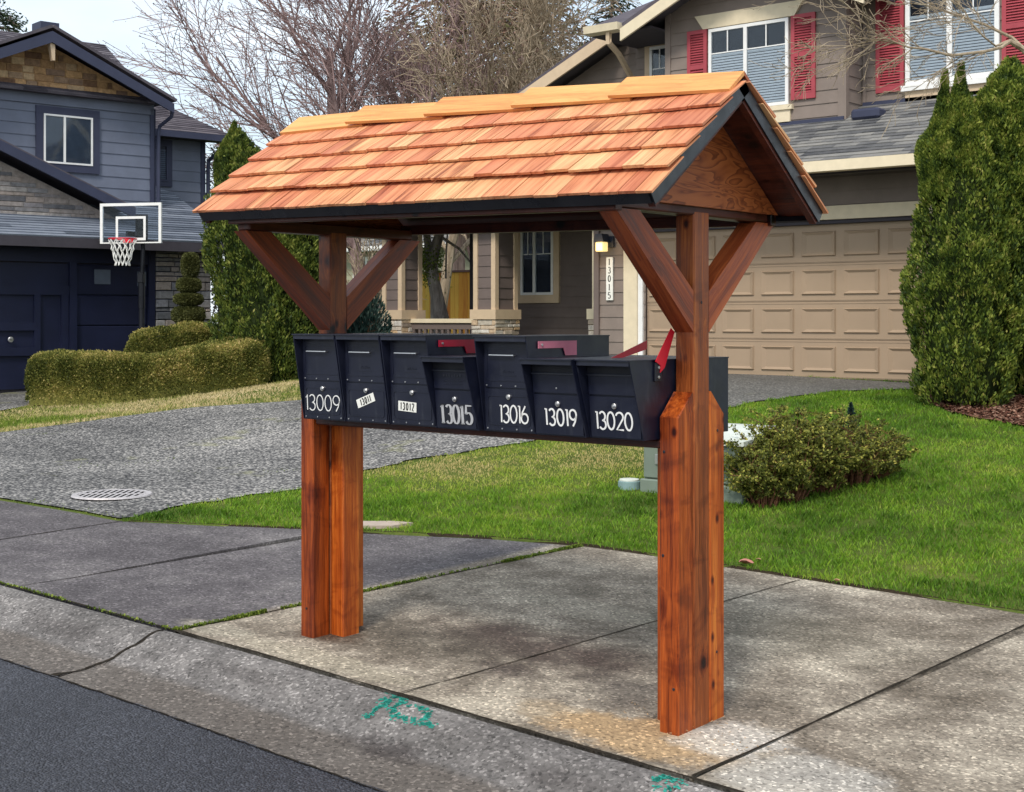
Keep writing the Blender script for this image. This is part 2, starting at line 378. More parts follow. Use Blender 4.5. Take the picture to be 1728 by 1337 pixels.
MT['shrub']=leafmat('shrub_leaves',[(0,(.04,.05,.012)),(.35,(.13,.15,.028)),(.7,(.32,.33,.06)),(1,(.60,.52,.11))],3)
MT['moss']=leafmat('moss',[(0,(.05,.08,.01)),(.6,(.16,.24,.03)),(1,(.30,.34,.06))],9)
MT['conif']=leafmat('conifer_needles',[(0,(.010,.020,.012)),(.5,(.030,.050,.022)),(1,(.075,.095,.035))],.8)
MT['cedarf']=leafmat('brownish_cedar_foliage',[(0,(.09,.065,.045)),(.25,(.20,.14,.09)),(.40,(.15,.16,.055)),(.55,(.34,.21,.16)),(1,(.46,.29,.24))],.35,.2,.7,1.1)
MT['buds']=leafmat('reddish_buds',[(0,(.10,.045,.05)),(1,(.24,.13,.14))],2)
MT['grass']=leafmat('grass_blades',[(0,(.060,.13,.012)),(.28,(.14,.28,.022)),(.52,(.25,.40,.035)),(.74,(.40,.46,.075)),(1,(.62,.50,.22))],1.1,.35,.5,1.25)
MT['drygrass']=leafmat('dry_grass_blades',[(0,(.14,.22,.025)),(.25,(.26,.32,.05)),(.48,(.56,.46,.21)),(1,(.76,.60,.36))],.9,.3,.7,1.7)
def bark(name,a,b_,c,sc=1):
    m,n,b=M(name,.9,.15); N=NB(n); z=N.noise(N.coord('Object',(9*sc,9*sc,2.2*sc)),1,6,.7,.5)
    N.link(N.ramp(z,[(.3,a),(.5,b_),(.72,c)]),b.inputs['Base Color']); N.bump(z,.6,.02,b); return m
MT['bark']=bark('grey_bark',(.08,.07,.07),(.28,.25,.23),(.52,.47,.42))
MT['twig']=bark('mauve_grey_twigs',(.13,.085,.082),(.27,.185,.175),(.42,.31,.29))
MT['twigt']=bark('tan_twigs',(.16,.12,.08),(.34,.27,.19),(.54,.45,.33))
MT['pinebark']=bark('pinkish_pine_bark',(.12,.08,.07),(.30,.21,.18),(.45,.34,.30),1.2)
MT['stem']=bark('brown_stems',(.07,.03,.02),(.18,.08,.045),(.30,.16,.09),2)
MT['fence']=None
def fence_mat(name,a,b_,c):
    m,n,b=M(name,.75,.15); N=NB(n); r=N.rnd(); g=N.noise(N.coord('Object',(20,20,1.5)),1,5)
    f=N.math('ADD',N.math('MULTIPLY',r,.6),N.math('MULTIPLY',g,.5)); N.link(N.ramp(f,[(.25,a),(.55,b_),(.85,c)]),b.inputs['Base Color']); return m
MT['fence']=fence_mat('orange_cedar_fence',(.30,.10,.02),(.48,.24,.04),(.50,.34,.07)); MT['fenceg']=fence_mat('weathered_fence',(.12,.10,.09),(.20,.17,.15),(.28,.24,.20))
# ground materials (object coordinates = world metres: kerb runs along x)
def ground_mat():
    m,n,b=M('lawn_soil_and_turf',.9,.1); N=NB(n); c=N.coord()
    z=N.noise(c,.9,5,.6); f=N.noise(c,40,4,.7)
    g=N.ramp(N.math('ADD',N.math('MULTIPLY',z,.6),N.math('MULTIPLY',f,.4)),[(.3,(.035,.045,.012)),(.5,(.085,.12,.020)),(.7,(.19,.20,.05))])
    N.link(g,b.inputs['Base Color']); N.bump(f,.8,.03,b); return m
MT['ground']=ground_mat()
def asphalt():
    m,n,b=M('road_asphalt',.46,.5); N=NB(n); c=N.coord()
    v=N.vor(c,95,'Color'); s1=N.new('ShaderNodeSeparateColor'); N.link(v,s1.inputs[0]); d=N.vor(c,95)
    z=N.noise(c,.8,4); f=N.math('ADD',N.math('MULTIPLY',s1.outputs[0],.5),N.math('MULTIPLY',z,.4))
    N.link(N.ramp(f,[(.15,(.012,.012,.018)),(.5,(.033,.034,.045)),(.85,(.115,.12,.145))]),b.inputs['Base Color'])
    N.bump(N.math('SUBTRACT',1,d),1.,.012,b); return m
MT['road']=asphalt()
def aggregate():
    m,n,b=M('exposed_aggregate',.72,.3); N=NB(n); c=N.coord()
    v=N.vor(c,44,'Color'); s1=N.new('ShaderNodeSeparateColor'); N.link(v,s1.inputs[0]); d=N.vor(c,44)
    z=N.noise(c,.7,5); f=N.math('ADD',N.math('MULTIPLY',s1.outputs[0],.62),N.math('MULTIPLY',N.math('SUBTRACT',z,.5),.75))
    col=N.ramp(f,[(.0,(.07,.068,.066)),(.2,(.15,.145,.14)),(.38,(.27,.26,.245)),(.55,(.43,.41,.38)),(.75,(.66,.62,.56))])
    col=N.mix(1.,col,N.ramp(d,[(.38,(1,1,1)),(.66,(.30,.30,.32))]),'MULTIPLY')
    mo=N.ramp(N.noise(c,1.3,6,.7),[(.60,0.),(.74,.55)]); col=N.mix(mo,col,(.30,.30,.10))
    # darker stretch towards the garage
    wv=N.new('ShaderNodeSeparateXYZ'); N.link(c,wv.inputs[0]); dk=N.ramp(N.math('MULTIPLY',N.math('ADD',wv.outputs[1],N.noise(c,.8,3)),.1),[(.62,0.),(.92,.62)])
    col=N.mix(dk,col,(.10,.10,.09))
    N.link(col,b.inputs['Base Color']); N.bump(N.math('SUBTRACT',1,d),.7,.01,b); return m
MT['agg']=aggregate()
def concrete(kind):
    m,n,b=M(kind,.8,.22); N=NB(n); c=N.coord()
    z=N.noise(c,1.1,6,.65); z2=N.noise(c,4.5,6,.7); sp=N.vor(c,85,'Color'); s1=N.new('ShaderNodeSeparateColor'); N.link(sp,s1.inputs[0]); fine=N.noise(c,60,4,.7)
    f=N.math('ADD',N.math('MULTIPLY',z,.55),N.math('ADD',N.math('MULTIPLY',z2,.25),N.math('MULTIPLY',fine,.22)))
    col=N.ramp(f,[(.38,(.105,.083,.060)),(.50,(.240,.202,.158)),(.62,(.47,.41,.325))])
    xy=N.new('ShaderNodeSeparateXYZ'); N.link(c,xy.inputs[0])
    if kind=='sidewalk_concrete':
        ap=N.ramp(N.math('MULTIPLY',N.math('ADD',xy.outputs[0],10),.1),[(.935,1.),(.942,0.)])     # the newer, darker apron left of the mossy joint
        apc=N.ramp(f,[(.36,(.068,.060,.064)),(.52,(.120,.108,.112)),(.66,(.205,.188,.185))])
        col=N.mix(ap,col,apc)
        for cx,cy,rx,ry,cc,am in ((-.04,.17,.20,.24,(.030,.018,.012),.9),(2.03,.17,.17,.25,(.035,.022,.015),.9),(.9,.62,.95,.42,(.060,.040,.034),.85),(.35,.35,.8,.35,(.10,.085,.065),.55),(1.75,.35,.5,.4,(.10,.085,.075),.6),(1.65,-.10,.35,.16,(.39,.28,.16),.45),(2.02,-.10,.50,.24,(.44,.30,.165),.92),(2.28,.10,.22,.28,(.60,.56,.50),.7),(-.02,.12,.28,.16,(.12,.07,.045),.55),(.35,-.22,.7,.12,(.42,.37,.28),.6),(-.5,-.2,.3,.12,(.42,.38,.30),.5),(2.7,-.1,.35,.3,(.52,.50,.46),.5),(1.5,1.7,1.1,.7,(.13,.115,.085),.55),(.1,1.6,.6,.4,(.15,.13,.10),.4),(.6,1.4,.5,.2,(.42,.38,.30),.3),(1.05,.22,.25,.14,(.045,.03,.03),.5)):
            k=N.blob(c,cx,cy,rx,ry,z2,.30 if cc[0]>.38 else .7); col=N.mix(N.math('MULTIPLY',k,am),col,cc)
    else:
        col=N.ramp(f,[(.34,(.090,.083,.078)),(.50,(.165,.153,.146)),(.68,(.30,.28,.265))])
        gut=N.ramp(N.math('MULTIPLY',N.math('ADD',xy.outputs[1],N.math('MULTIPLY',z2,.05)),-1),[(.66,0.),(.72,.75)]); col=N.mix(gut,col,(.125,.105,.088))
        for cx,cy,rx,ry,am in ((1.2,-.72,.25,.10,.75),(.2,-.55,.3,.06,.4),(-1.2,-.6,.5,.08,.35),(2.1,-.6,.4,.08,.4)):
            k=N.blob(c,cx,cy,rx,ry,z2,.6); col=N.mix(N.math('MULTIPLY',k,am),col,(.055,.046,.044))
    dots=N.ramp(s1.outputs[0],[(.0,.45),(.15,.80),(.6,1.0),(.85,1.15),(.97,1.9)]); col=N.mix(1.,col,dots,'MULTIPLY')
    N.link(col,b.inputs['Base Color']); N.bump(N.math('ADD',fine,N.math('MULTIPLY',s1.outputs[0],.8)),.8,.008,b); return m
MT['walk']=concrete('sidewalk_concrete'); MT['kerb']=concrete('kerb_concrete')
def mulch_mat():
    m,n,b=M('bark_mulch',.9,.1); N=NB(n); v=N.vor(N.coord('Object'),38,'Color'); s1=N.new('ShaderNodeSeparateColor'); N.link(v,s1.inputs[0])
    N.link(N.ramp(s1.outputs[0],[(0,(.035,.016,.012)),(.4,(.12,.05,.034)),(.8,(.24,.12,.08)),(1,(.42,.28,.2))]),b.inputs['Base Color']); N.bump(s1.outputs[1],.9,.03,b); return m
MT['mulch']=mulch_mat()
def lampglass():
    m,n,b=M('lit_lamp_glass',.3,.5); b.inputs['Base Color'].default_value=(.9,.75,.4,1); b.inputs['Emission Color'].default_value=(1,.72,.28,1); b.inputs['Emission Strength'].default_value=.75; return m
MT['lampg']=lampglass()
#@@SETTING
# ------------------------------------------------------------------ the ground and paving
def axis(a,b,fine0,fine1,step,far):
    l=list(np.arange(fine0,fine1+1e-6,step)); x=fine0; d=step
    while x>a: d=min(d*1.5,far); x-=d; l.insert(0,x)
    x=fine1; d=step
    while x<b: d=min(d*1.5,far); x+=d; l.append(x)
    return l
def ground_z(s,t):
    z=H(s,t)
    if t<back(s)-.03: z-=.07
    if t<-.2: z-=.25
    return z
xs=axis(-300,200,-20,8,.25,30); ys=axis(-150,400,-1,13,.12,30)
V=np.array([(x,y,ground_z(x,y)) for y in ys for x in xs]); nx=len(xs)
Fc=np.array([(j*nx+i,j*nx+i+1,(j+1)*nx+i+1,(j+1)*nx+i) for j in range(len(ys)-1) for i in range(nx-1)])
tag(nmesh('ground',V,Fc,np.full(len(Fc),.5),MT['ground'],None,True),kind='structure')
def strip(mb,cols,n,zf):       # cols: list of (start,end) points swept; n cells between
    vs=[];k=len(cols)
    for a,b in cols:
        for i in range(n+1):
            f=i/n; x=a[0]+(b[0]-a[0])*f; y=a[1]+(b[1]-a[1])*f; vs.append((x,y,zf(x,y)))
    fs=[(j*(n+1)+i,j*(n+1)+i+1,(j+1)*(n+1)+i+1,(j+1)*(n+1)+i) for j in range(k-1) for i in range(n)]
    mb.add(vs,fs)
# driveway of the brown house: sheet 8 mm over the ground
dl=[(1.34,-13.5),(2.5,-11.5),(3.5,-10.2),(4.0,-9.7),(5.3,-9.35),(6.2,-9.0),(6.9,-8.2),(8.0,-7.4),(10,-6.9),(11.88,-6.8)]
dr=[(1.34,-3.45),(1.5,-3.52),(2.1,-3.63),(3.1,-3.6),(3.9,-3.75),(4.6,-3.8),(5.6,-3.5),(6.5,-3.25),(8.4,-2.8),(10.3,-2.5),(11.88,-1.3)]
b=MB(); tt=list(np.arange(1.31,11.9,.12))+[11.88]
strip(b,[((lerp(dl,t),t),(lerp(dr,t)+.03*math.sin(t*9)+.02*math.sin(t*23),t)) for t in tt],34,lambda x,y:H(x,y)+.012)
tag(b.build('driveway',MT['agg'],smooth=True),kind='structure')
# driveway in front of the blue house
b=MB(); strip(b,[((-40,t),(lerp([(1,-12.2),(5,-12.3),(6.2,-12.7),(7,-14),(9,-15.4)],t),t)) for t in np.arange(1.4,10,.2)],60,lambda x,y:H(x,y)+.014)
tag(b.build('driveway',MT['agg'],smooth=True),kind='structure')
# sidewalk slabs with open joints
b=MB()
js=[-20,-9.5,-6.4,-3.42,-2.06,-.600,.94,2.40,5.4,8.4,11.4]
for a,c in zip(js,js[1:]):
    g=.007 if a in(-3.42,.94) or c in (-3.42,.94) else .009
    g0=.003 if a in (-2.06,.94) else .011; g1=.003 if c in (-2.06,.94) else .011
    a+=g0; c-=g1; n=max(2,int((c-a)/.25))
    cols=[]
    for i in range(n+1):
        s=a+(c-a)*i/n; sk=.055*0
        cols.append(s)
    nt_=20; vs=[];fs=[]
    for s in cols:
        t1=back(s)
        for k in range(nt_+1):
            t=-.355+(t1+.355)*k/nt_; x=s+(.055*(t+.35) if a>-2.5 else 0)*.9*(1 if a<2.3 else .5); vs.append((x,t,H(x,t)+ (0 if 0<k<nt_ else -.004)))
    m_=nt_+1
    fs=[(i*m_+k,(i+1)*m_+k,(i+1)*m_+k+1,i*m_+k+1) for i in range(n) for k in range(nt_)]
    # skirts
    def edge(idx):
        base=len(vs)
        for i in idx: x,y,z=vs[i]; vs.append((x,y,z-.08))
        for q in range(len(idx)-1): fs.append((idx[q],idx[q+1],base+q+1,base+q))
    edge([i*m_ for i in range(n+1)]); edge([i*m_+nt_ for i in range(n+1)]); edge(list(range(m_))); edge([n*m_+k for k in range(m_)])
    b.add(vs,fs)
tag(b.build('sidewalk',MT['walk']),kind='structure')
b=MB()
def filler(s0,t0,s1,t1,w_,dz):
    n=max(2,int(math.hypot(s1-s0,t1-t0)/.12)); L_=math.hypot(s1-s0,t1-t0); nx_,ny_=-(t1-t0)/L_,(s1-s0)/L_; vs=[]
    for i in range(n+1):
        f=i/n; x=s0+(s1-s0)*f; y=t0+(t1-t0)*f; q=w_*(.70+.75*mnoise.noise(Vector((x*9,y*9,2)))+.3*mnoise.noise(Vector((x*31,y*31,2))))
        for k in (-1,1): vs.append((x+nx_*q*k,y+ny_*q*k,H(x,y)+dz))
    b.add(vs,[(2*i,2*i+2,2*i+3,2*i+1) for i in range(n)])
filler(-.5,-.40,-.5,-.40001,.001,-.2) if False else None
filler(-20,-.368,11,-.368,.0145,.0035)
for s_,w_ in ((-.600,.008),(2.40,.0095),(5.4,.010)): filler(s_,-.35,s_+(.165 if s_<2 else .09),back(s_)+.02,w_,.0035)
filler(-2.06,-.35,-2.06+.10,1.9,.004,.0035); filler(.94,-.35,.94+.165,2.85,.0045,.0035); filler(-3.42,-.35,-3.42,1.3,.006,.0035)
MT['crack']=plain('dirt_filled_joint',(.030,.025,.019),.95,.05,var=.4,scale=30)
tag(b.build('joint_dirt',MT['crack']),kind='stuff')
# bare soil line where the turf meets the slabs
b=MB(); vs=[]
ss_=list(np.arange(-3.4,8,.05))
for s_ in ss_: 
    w_=.03+.03*abs(mnoise.noise(Vector((s_*4,0,5)))); vs+= [(s_,back(s_)-.012,H(s_,back(s_))-.012),(s_,back(s_)+w_,H(s_,back(s_))+.004)]
b.add(vs,[(2*i,2*i+2,2*i+3,2*i+1) for i in range(len(ss_)-1)]); MT['soil']=plain('dark_soil',(.035,.026,.016),.95,.05,var=.4,scale=40); tag(b.build('soil_edge',MT['soil']),kind='stuff')
# rolled kerb and gutter
b=MB(); prof=[(-.382,-.09),(-.382,-.012),(-.395,-.002),(-.43,-.002),(-.50,-.018),(-.60,-.055),(-.68,-.088),(-.74,-.102),(-.85,-.112),(-1.0,-.118),(-1.03,-.20)]
for a,c in ((-30,-9.6),(-9.58,-3.7),(-3.68,-.655),(-.64,2.40),(2.412,5.4),(5.41,12)):
    n=max(2,int((c-a)/.3)); vs=[]
    for i in range(n+1):
        s=a+(c-a)*i/n
        for t,dz in prof:
            jx=.02*math.sin(t*31)*(1 if a>-3.69 and i in (0,n) and (a==-.64 or c==-.655) else 0)
            vs.append((s+jx,t,H(s,0)+dz))
    m_=len(prof); fs=[(i*m_+k,(i+1)*m_+k,(i+1)*m_+k+1,i*m_+k+1) for i in range(n) for k in range(m_-1)]
    fs+=[tuple(range(m_)),tuple(n*m_+k for k in range(m_))]
    b.add(vs,fs)
tag(b.build('kerb',MT['kerb'],smooth=False),kind='structure')
def kz(s_,t_): return H(s_,0)+lerp([(a_,b_) for a_,b_ in sorted(prof)[1:-1]],t_)
b=MB(); vs=[]                                       # ragged open joint across the kerb
for i in range(34):
    f=i/33; t_=-.385-.64*f; s_=-.647+.028*mnoise.noise(Vector((f*6,0,4)))-.012*f; q=.007+.010*abs(mnoise.noise(Vector((f*11,3,4))))+(.014 if f>.9 else 0)
    vs+=[(s_-q,t_,kz(s_,t_)+.004),(s_+q,t_,kz(s_,t_)+.004)]
b.add(vs,[(2*i,2*i+2,2*i+3,2*i+1) for i in range(33)]); tag(b.build('kerb_crack',MT['crack']),kind='stuff')
b=MB(); vs=[]                                       # dirt line where the asphalt meets the gutter
se=list(np.arange(-6,6,.03))
for s_ in se:
    q=.010+.012*max(0,mnoise.noise(Vector((s_*7,0,8))))+.006*random.random(); vs+=[(s_,-1.008-q,H(s_,0)-.1085),(s_,-1.000+.010*mnoise.noise(Vector((s_*15,2,8))),H(s_,0)-.1145)]
b.add(vs,[(2*i,2*i+2,2*i+3,2*i+1) for i in range(len(se)-1)]); tag(b.build('gutter_dirt',MT['crack']),kind='stuff')
# worn teal survey paint, built of flakes
MT['teal']=plain('teal_survey_paint',(.035,.30,.235),.8,.1,var=.3,scale=30)
def on_kerb(px,py):
    d=ray(px,py); k=4.
    while k<9:
        p=[CAM[i]+k*d[i] for i in range(3)]
        if p[2]<=kz(p[0],p[1]): return p[0],p[1]
        k+=.004
    return p[0],p[1]
V=[];Fq=[];rr_=[]
for st,wd,nf in (([(672,1178),(645,1192),(616,1213)],.016,330),([(640,1184),(668,1177),(684,1184)],.013,150),([(706,1186),(680,1187),(662,1196),(668,1211),(694,1217),(728,1226)],.016,520),([(690,1192),(714,1196),(726,1208),(712,1220)],.014,250),([(1104,1318),(1122,1312),(1150,1322)],.018,260),([(1110,1330),(1140,1334)],.016,120)):
    P=[on_kerb(*q) for q in st]
    for i in range(nf):
        u=random.random()*(len(P)-1); k=min(int(u),len(P)-2); f=u-k; x=P[k][0]+(P[k+1][0]-P[k][0])*f+random.gauss(0,wd*.62); y=P[k][1]+(P[k+1][1]-P[k][1])*f+random.gauss(0,wd*.62)
        if mnoise.noise(Vector((x*45,y*45,1)))<-.08: continue
        y=min(-.392,max(-1.,y)); a=random.uniform(0,6.28); z_=random.uniform(.003,.008); kk=len(V)
        for q in range(5): an=a+q*1.257; xx,yy=x+z_*math.cos(an),y+z_*math.sin(an)*random.uniform(.6,1); V.append((xx,yy,kz(xx,min(-.385,yy))+.003))
        Fq.append(tuple(range(kk,kk+5))); rr_.append(.5)
b=MB(); b.v=V;b.f=Fq;b.r=rr_;b.wc=list(V); tag(b.build('survey_paint',MT['teal']),kind='stuff')
# street
b=MB(); vs=[];fs=[]; ss=list(np.arange(-14,8,.035)); tk=[-60,-20,-9,-5,-3,-2,-1.4,-1.15,-1.02]
ss=[-300,-150,-60,-30]+ss+[12,30,80,200]
for s in ss:
    e=.004*math.sin(s*5)+.004*math.sin(s*19+1)+random.uniform(-.009,.009)
    for t in tk:
        vs.append((s,t+(e+.012 if t==-1.02 else 0),H(s,0)-.112+ (.03*min(1,(-t-1.02)/3)) ))
m_=len(tk); fs=[(i*m_+k,(i+1)*m_+k,(i+1)*m_+k+1,i*m_+k+1) for i in range(len(ss)-1) for k in range(m_-1)]
b.add(vs,fs); tag(b.build('road',MT['road']),kind='structure')
# mulch bed round the big arborvitae
b=MB(); mb_edge=[(-1.9,11.8),(-1.75,10.75),(-1.4,10.2),(-.6,9.1),(.3,8.62),(1.5,8.3),(4,7.9),(7,7.9)]
strip(b,[((s,lerp(sorted(mb_edge),s)+.05*math.sin(s*7)),(s,11.9)) for s in np.arange(-1.9,7,.1)],24,lambda x,y:H(x,y)+.02+.012*math.sin(x*13)*math.sin(y*17))
tag(b.build('mulch_bed',MT['mulch'],smooth=True),kind='structure')
def scatter(n,x0,x1,y0,y1,ok):
    P=np.column_stack([RG.uniform(x0,x1,n),RG.uniform(y0,y1,n)]); return [p for p in P if ok(p[0],p[1])]
def chips(name,pts,size,mat,zo=.02):
    V=[];Fq=[];r=[]
    for x,y in pts:
        a=random.uniform(0,6.28); l=size*random.uniform(.5,1.5); w_=l*random.uniform(.25,.5); z=H(x,y)+zo+random.uniform(0,.02)
        u=Vector((math.cos(a),math.sin(a),random.uniform(-.5,.5)))*l; v=Vector((-math.sin(a),math.cos(a),random.uniform(-.4,.4)))*w_
        c=Vector((x,y,z)); k=len(V); V+=[c-u-v,c+u-v,c+u+v,c-u+v]; Fq.append((k,k+1,k+2,k+3)); r.append(random.random())
    return nmesh(name,np.array([tuple(v) for v in V]),np.array(Fq),r,mat)
pts=scatter(26000,-1.9,4,7.8,11.9,lambda x,y:y>lerp(sorted(mb_edge),x))
tag(chips('bark_chips',pts,.022,MT['mulch']),kind='stuff')
sand=scatter(900,1.5,2.6,-.34,.4,lambda x,y: math.hypot((x-2.05)/.5,(y-.05)/.3)<random.random()**.5*1.1 and y>-.33)
MT['sand']=plain('sand_and_grit',(.40,.27,.15),.9,var=.5,scale=60); tag(chips('sand_grains',sand,.004,MT['sand'],.002),kind='stuff')
# ------------------------------------------------------------------ grass
def frus(x,y,mar=60):
    dx,dy=x-CAM[0],y-CAM[1];X=dx*RV[0]+dy*RV[1];Y=dx*WV[0]+dy*WV[1]
    return Y>2 and -mar<CX+F*X/Y<1728+mar, Y
def clear(x,y,pad=0):   # is this spot lawn?
    if y<back(x)+.012*(1+mnoise.noise(Vector((x*6,y*6,3)))*2.6): return False
    if 1.3<y<11.9 and lerp(dl,y)<x<lerp(dr,y): return False
    if x>-1.9 and y>lerp(sorted(mb_edge),x): return False
    if -1.26<x<-.28 and 4.54<y<5.92: return False
    return y<12
def dryness(x,y):
    d=0
    n1=mnoise.noise(Vector((x*.7,y*.7,3.1)))*.6+mnoise.noise(Vector((x*2.6,y*2.6,1.)))*.6+mnoise.noise(Vector((x*8,y*8,4.)))*.3
    for cx,cy,r,a in ((-3.2,4.6,1.2,.75),(-2.4,5.5,1.5,.7),(-1.7,6.6,1.2,.45),(-1.9,4.3,.5,.35),(1.2,5.2,.7,.2),(2.6,5.5,.8,.22),(0,3.6,.4,.2),(-2.0,3.1,.45,.2),(-1.9,2.45,.25,.6),(-3.6,2.2,.35,.2),(.6,7.6,1.3,.22),(-10.6,6.3,1.2,.42),(-9.4,7.6,1.4,.45),(-12,5.7,1.2,.35),(-9.6,5,.5,.3)):
        d=max(d,a*max(0,1.25-math.hypot(x-cx,y-cy)/r))
    return d+n1*.3
def blades(name,n,x0,x1,y0,y1,hgt,wid,mat,ok,label=None):
    V=[];Fq=[];r=[];cnt=0
    P=np.column_stack([RG.uniform(x0,x1,n),RG.uniform(y0,y1,n)])
    rr=RG.uniform(0,1,(n,6))
    for (x,y),q in zip(P,rr):
        if not ok(x,y): continue
        f,Y=frus(x,y)
        if not f: continue
        sc=1 if Y<11 else Y/11
        dv=dryness(x,y)
        if q[0]>(1/sc**1.0)*(1-.3*max(0,dv)): continue
        tuft=mnoise.noise(Vector((x*5,y*5,7)))+.6*mnoise.noise(Vector((x*13,y*13,2)))
        if tuft<-.30 and q[1]<.55: continue
        h=hgt*(.55+q[1]*.8)*(1+.6*tuft)*(1-.35*min(1,max(0,dv*1.6))); w_=wid*sc*(.7+.6*q[2]); a=q[3]*6.283; z=H(x,y)-.004
        lx=math.cos(q[4]*6.283)*h*.55; ly=math.sin(q[4]*6.283)*h*.55
        k=len(V); ca,sa=math.cos(a)*w_,math.sin(a)*w_
        V+=[(x-ca,y-sa,z),(x+ca,y+sa,z),(x+lx*.4+ca*.7,y+ly*.4+sa*.7,z+h*.62),(x+lx,y+ly,z+h)]
        Fq.append((k,k+1,k+2,k+3)); r.append(.13+.34*q[5]+dv*.85-.16*max(0,tuft)+(.25 if q[2]>.965 else 0))
    o=nmesh(name,np.array(V),np.array(Fq),r,mat); tag(o,kind='stuff'); return o
blades('lawn_grass',430000,-4,6,1.3,12,.034,.0031,MT['grass'],lambda x,y:clear(x,y) and x>-4.1)
def okL(x,y): return clear(x,y) and x<lerp(dl,y)-.02 and y>2.2 and x>-16 and not (x< lerp([(1,-12.2),(5,-12.3),(6.2,-12.7),(7,-14),(9,-15.4)],y))
blades('lawn_grass',220000,-16,-6.8,2.2,12,.036,.0036,MT['drygrass'],okL)
# moss and weeds in the open joints
def jointmoss(name,segs,n,wd):
    V=[];Fq=[];r=[]
    for (a,c) in segs:
        for i in range(n):
            f=random.random(); x=a[0]+(c[0]-a[0])*f; y=a[1]+(c[1]-a[1])*f
            if mnoise.noise(Vector((x*3,y*3,9)))<-.12 and random.random()<.85: continue
            x+=random.gauss(0,wd*.45); y+=random.gauss(0,wd*.3); z=H(x,y)+random.uniform(-.004,.006); s_=random.uniform(.003,.008); an=random.uniform(0,6.28)
            u=(math.cos(an)*s_,math.sin(an)*s_); k=len(V); h=random.uniform(.004,.014)
            V+=[(x-u[0],y-u[1],z),(x+u[0],y+u[1],z),(x+u[0]*.6-u[1],y+u[1]*.6+u[0],z+h),(x-u[0]*.6-u[1],y-u[1]*.6+u[0],z+h)]; Fq.append((k,k+1,k+2,k+3)); r.append(random.random())
    tag(nmesh(name,np.array(V),np.array(Fq),r,MT['moss']),kind='stuff')
jointmoss('joint_moss',[((-.60,-.36),(-.585,.2)),((-.57,.3),(-.45,2.77)),((-.48,2.0),(-.45,2.75))],2600,.016)
jointmoss('joint_moss',[((-3.4,-.37),(-.6,-.37))],500,.010)
jointmoss('driveway_moss',[((-6.6,3.0),(-5.0,3.2)),((-6.3,2.6),(-6.0,3.9)),((-4.9,1.36),(-3.4,1.36)),((-8.8,4.3),(-9.4,3.8)),((-4.6,3.5),(-3.9,4.3))],420,.12)
# ------------------------------------------------------------------ the mailbox shelter
PW,PD=.089,.115
sh=thing('mailbox_shelter',(1.05,.17,H(1.05,.17)),'freshly stained wooden shelter with a cedar shingle gable roof over the row of mailboxes','mailbox shelter')
def timber(name,x0,x1,y0,y1,z0,z1,mat,grain,parent=sh,c=.006):
    return MB().cbox(x0,x1,y0,y1,z0,z1,c).build(name,mat,parent,grain=grain)
def bevelled(name,x0,x1,y0,y1,z0,zl,zh,side,mat):      # short timber with a sloping top, high against the main post
    b=MB(); c=.006
    lo,hi=(y0,y1) if side=='front' else (y1,y0)
    for (ax0,ax1,e) in ((x0,x1,c),):
        poly=[(y0,z0),(y1,z0)]
        if side=='front': poly=[(y0,z0),(y1,z0),(y1,zh),(y0,zl)]
        else: poly=[(y0,z0),(y1,z0),(y1,zl),(y0,zh)]
        pin=[(p[0]+(c if p[0]==y0 else -c),p[1]) for p in poly]
        # chamfered prism: inner profile at the two x ends, outer between
        xs_=(ax0,ax0+c,ax1-c,ax1); prs=(pin,poly,poly,pin); vs=[];n=4
        for x,pr in zip(xs_,prs): vs+=[(x,u,v) for u,v in pr]
        fs=[tuple(range(n)),tuple(range(4*n-1,3*n-1,-1))]
        for k in range(3): fs+=[(k*n+i,(k+1)*n+i,(k+1)*n+(i+1)%n,k*n+(i+1)%n) for i in range(n)]
        b.add(vs,fs)
    return b.build(name,mat,parent=sh,grain=(0,0,1))
for X0,inner in ((-PW,0.),(2.021,2.021-PW)):
    X1=X0+PW; zg=H(X0,.2)-.03
    timber('post',X0,X1,PD,2*PD,zg,1.985,MT['mainpost'],(0,0,1))
    bevelled('support_post',X0,X1,0,PD-.004,zg,1.165,1.262,'front',MT['post'])
    bevelled('support_post',X0,X1,2*PD+.004,3*PD,zg,1.165,1.262,'back',MT['post'])
    i0=inner+.0015 if X0<0 else inner-.0015
    timber('support_post',i0,i0+PW-.001,PD+.002,2*PD-.002,zg,1.036,MT['post'],(0,0,1))
    for sg in (-1,1):
        ym=PD*1.5; hw=PD/2; W_=.098*1.25
        f=lambda y:(ym+sg*y)
        poly=[(f(hw),1.500),(f(hw),1.500+.165),(f(hw+.375),1.965),(f(hw+.53),1.965)]
        if sg<0: poly=poly[::-1]
        g=Vector((0,sg*.77,.64))
        MB().prism(poly,0,X0+.002,X1-.002).build('brace',MT['brace'],sh,grain=g)
    # head beam across the top of the post
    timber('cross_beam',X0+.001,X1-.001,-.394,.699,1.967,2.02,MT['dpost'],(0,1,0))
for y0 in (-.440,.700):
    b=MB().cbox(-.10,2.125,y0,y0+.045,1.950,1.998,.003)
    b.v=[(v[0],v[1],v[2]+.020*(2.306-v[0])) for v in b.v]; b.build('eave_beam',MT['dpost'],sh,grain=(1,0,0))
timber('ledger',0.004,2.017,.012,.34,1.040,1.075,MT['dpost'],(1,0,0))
timber('ledger',0.095,1.925,.03,.068,.985,1.037,MT['dpost'],(1,0,0)) if False else None
for x_,y_,z_ in ((2.045,-.001,1.03),(2.09,-.001,.10),(-.045,-.001,.14),(2.04,-.001,.62)):
    MB().disc((x_,y_+.002,z_),(0,-1,0),.006,.004,8).build('bolt',MT['boxdark'],sh)
